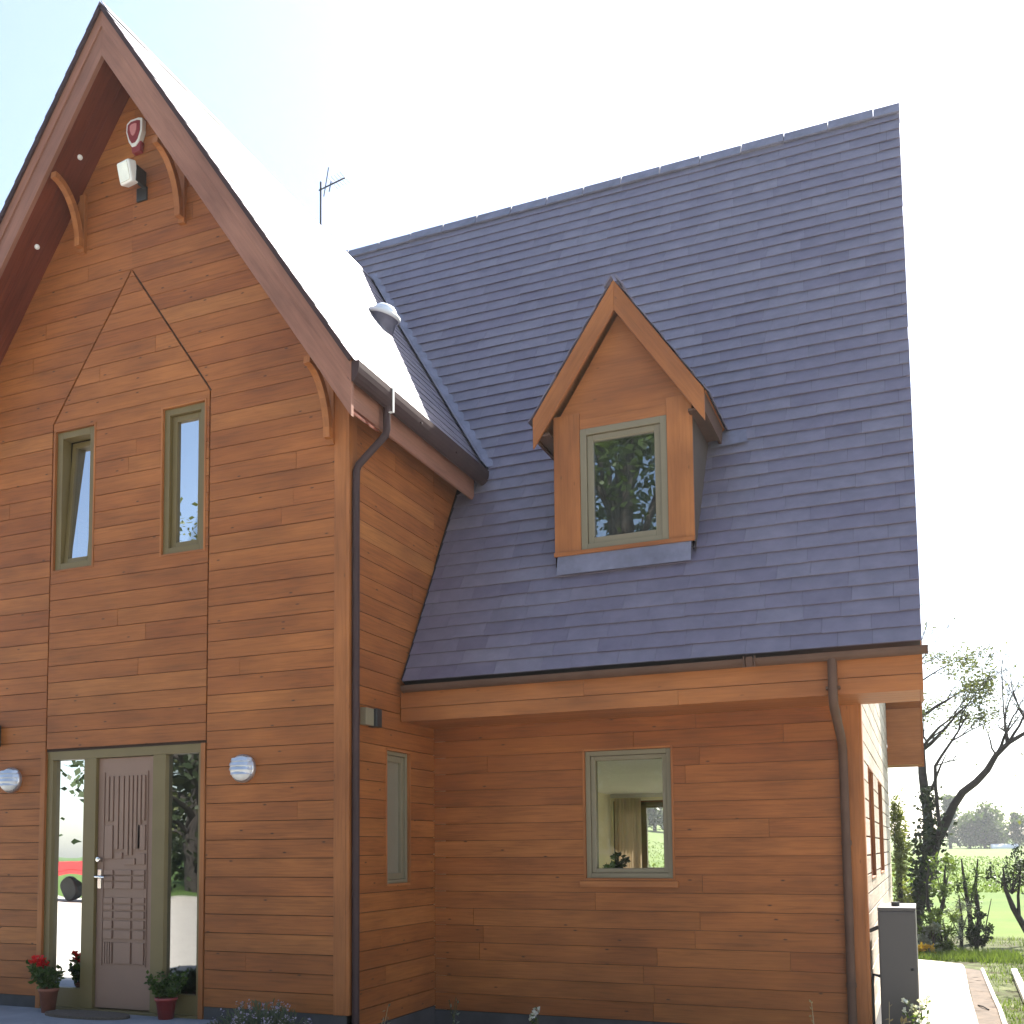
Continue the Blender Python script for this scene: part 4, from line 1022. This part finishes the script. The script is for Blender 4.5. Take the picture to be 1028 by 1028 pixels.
def puttree(key,x,y,label,s=1.0,rz=0,group='trees beyond the field',name='field_tree'):
    e=empty(name,(x,y,terr(x,y)),label,'tree',group); e.scale=(s,s,s*random.uniform(.92,1.1)); e.rotation_euler=(0,0,rz)
    if key not in made:
        lf,st,mat,_=protos[key]; a=st.build('trunk',M_BARK,e); b=lf.build('crown',mat,e); a.location=b.location=(0,0,0); made[key]=(a,b)
    else:
        for o in made[key]:
            c=o.copy(); c.parent=e; COL.objects.link(c)
    return e
random.seed(33)
for key,x,y,s,lab in (('cone',7.2,150,1.15,'dark pointed tree across the field just right of the leaning trunk'),('round',9.6,152,.95,'hazy rounded tree across the field, left in the middle clump'),('round',11.4,150,1.05,'tallest rounded hazy tree in the middle clump across the field'),('round',12.9,154,.9,'hazy rounded tree across the field, right in the middle clump'),
    ('cone',15.2,150,.75,'small pointed tree across the field above the white tunnel end'),('round',17.4,149,.95,'rounded tree across the field at the right edge of the photo'),
    ('cone',-26.9,121,1.25,'dark pointed far tree seen through the room and rear window'),('round',-24.9,120,.75,'rounded far tree seen through the room, right of the pointed one'),('round',-28.9,122,.85,'rounded far tree seen through the room, left of the pointed one')):
    puttree(key,x,y,lab,s,random.uniform(0,6))
for key,x,y,s,lab in (('tall',-5.2,-25,1.22,'tall leafy tree across the yard facing the dormer window'),('sparse',-22,-26,1.05,'tall thinly leaved tree across the yard, reflected in the upper windows'),('hedge',-15,-25,1,'broad tree across the yard, reflected right of the door'),('hedge',-21,-28.5,1.0,'broad dark tree at the back of the yard, reflected behind the trailer'),('hedge',-25,-33,1.3,'broad tree at the back of the yard, reflected left of the door'),('sparse',7.3,10.4,.46,'slender thin tree just beyond the right edge of the photo, shading the grass'),('hedge',1.5,-30,1.2,'broad tree across the yard opposite the main wall'),('tall',9,-32,.9,'tall leafy tree across the yard to the right')):
    puttree(key,x,y,lab,s,random.uniform(0,6),'trees across the yard','yard_tree')
mb=MB(); 
n=8; prof=[(-1.1,0)]+[(-1.1*math.cos(math.pi*k/n),.62*math.sin(math.pi*k/n)) for k in range(n+1)]
x0_,x1_=12.0,15.2; zt=terr(13,147)
vs=[(x,147+a,zt+b) for x in (x0_,x1_) for a,b in prof[1:]]; m_=n+1
mb.add(vs,[(i,i+1,m_+i+1,m_+i) for i in range(n)]+[tuple(range(m_)),tuple(range(m_,2*m_))],None,.5)
tag(mb.build('polytunnel',M_WHITE),'low white tunnel in front of the trees across the field','polytunnel')
# red trailer behind the camera, reflected in the door glass
e=empty('farm_trailer',(-22,-20,ZG),'red farm trailer parked across the yard, reflected left of the door','trailer')
mb=MB(); mb.box(-24.5,-19.5,-20.8,-19.2,.55,.68)
mb.box(-24.4,-21.2,-20.75,-19.24,.69,1.02); mb.box(-20.9,-19.45,-20.75,-19.24,.69,1.45); mb.build('body',M_RED,e)
for x in (-23.4,-20.6):
    for y in (-20.9,-19.1): mb=MB(); mb.lathe([(.02,-.1),(.33,-.1),(.36,-.07),(.36,.07),(.33,.1),(.02,.1)],(x,y,ZG+.36),18,'y',None,False); mb.build('wheel',M_BLACK,e)

# curtain and window-sill plant in the room
mb=MB(); n=40; xs=[.0+.38*k/n for k in range(n+1)]; ysn=[YB-.30+.035*math.sin(k*1.25)+.012*math.sin(k*2.9) for k in range(n+1)]
vs=[(x,y,z) for z in (.9,2.02) for x,y in zip(xs,ysn)]+[(x,y+.004,z) for z in (.9,2.02) for x,y in zip(xs,ysn)]
fs=[(i,i+1,n+2+i,n+1+i) for i in range(n)]+[(2*n+2+i,2*n+3+i,3*n+4+i,3*n+3+i) for i in range(n)]
mb.add(vs,fs,None,.5,True); tag(mb.build('curtain',M_CURT),'cream curtain drawn beside the rear window, seen through the main window','curtain')
bush('house_plant',(1.62,D+.22,1.12),.10,.05,.14,160,.05,M_LEAFD,'small dark house plant on the inner sill of the main window','house plant',zlo=.1,taper=.2,stems=[([(1.62,D+.22,1.10),(1.63,D+.22,1.16),(1.62,D+.22,1.2)],[.006,.005,.002])])
mb=MB(); mb.box(1.36,2.18,D+.13,D+.34,1.085,1.11); mb.build('inner_sill',M_WHITE,house,.004)

# ------------------------------------------------------------------ air
mb=MB(); mb.box(-620,620,-320,620,-2.0,66.0,tone=.5)
hm=bpy.data.materials.new('haze_air'); hm.use_nodes=True; hn=hm.node_tree; hn.nodes.remove(hn.nodes['Principled BSDF'])
pv=hn.nodes.new('ShaderNodeVolumePrincipled'); pv.inputs['Color'].default_value=(.93,.96,1,1); pv.inputs['Density'].default_value=.0006; pv.inputs['Anisotropy'].default_value=.35
hn.links.new(pv.outputs[0],hn.nodes['Material Output'].inputs['Volume'])
hz=mb.build('haze',hm); hz['kind']='stuff'

# ------------------------------------------------------------------ light
w=bpy.data.worlds.new('World'); S.world=w; w.use_nodes=True; nt=w.node_tree
bg=nt.nodes['Background']; sk=nt.nodes.new('ShaderNodeTexSky'); sk.sky_type='NISHITA'; sk.sun_disc=False
sk.sun_elevation=R_(SUN_EL); sk.sun_rotation=R_(SUN_AZ); sk.air_density=1.0; sk.dust_density=1.2; sk.ozone_density=1.0
nt.links.new(sk.outputs[0],bg.inputs[0]); bg.inputs[1].default_value=.068
sd=bpy.data.lights.new('sun','SUN'); sd.energy=5.0; sd.angle=R_(.55); sd.color=(1,.95,.87)
so=bpy.data.objects.new('sun',sd); COL.objects.link(so)
sv=Vector((math.sin(R_(SUN_AZ))*math.cos(R_(SUN_EL)),math.cos(R_(SUN_AZ))*math.cos(R_(SUN_EL)),math.sin(R_(SUN_EL))))
so.rotation_euler=sv.to_track_quat('Z','Y').to_euler(); so.location=sv*60

# ------------------------------------------------------------------ camera
f,cx,cy=1043.1,480.73,773.98
yaw,pitch,roll=R_(-23.1613),R_(4.3158),R_(-.4628)
fw=Vector((math.sin(yaw)*math.cos(pitch),math.cos(yaw)*math.cos(pitch),math.sin(pitch)))
rt=Vector((math.cos(yaw),-math.sin(yaw),0)); up=rt.cross(fw)
rt2=rt*math.cos(roll)+up*math.sin(roll); up2=up*math.cos(roll)-rt*math.sin(roll)
cd=bpy.data.cameras.new('camera'); co=bpy.data.objects.new('camera',cd); COL.objects.link(co)
co.matrix_world=Matrix(((rt2.x,up2.x,-fw.x,3.9991),(rt2.y,up2.y,-fw.y,-6.8221),(rt2.z,up2.z,-fw.z,1.3235),(0,0,0,1)))
cd.sensor_width=36; cd.lens=f/1028*36; cd.shift_x=(514-cx)/1028; cd.shift_y=(cy-514)/1028; cd.clip_end=6000; cd.clip_start=.05
S.camera=co
S.cycles.max_bounces=16; S.cycles.diffuse_bounces=8; S.cycles.transparent_max_bounces=16
S.view_settings.view_transform='Standard'; S.view_settings.look='None'; S.view_settings.exposure=2.2; S.view_settings.gamma=1
S.render.resolution_x=1024; S.render.resolution_y=1024
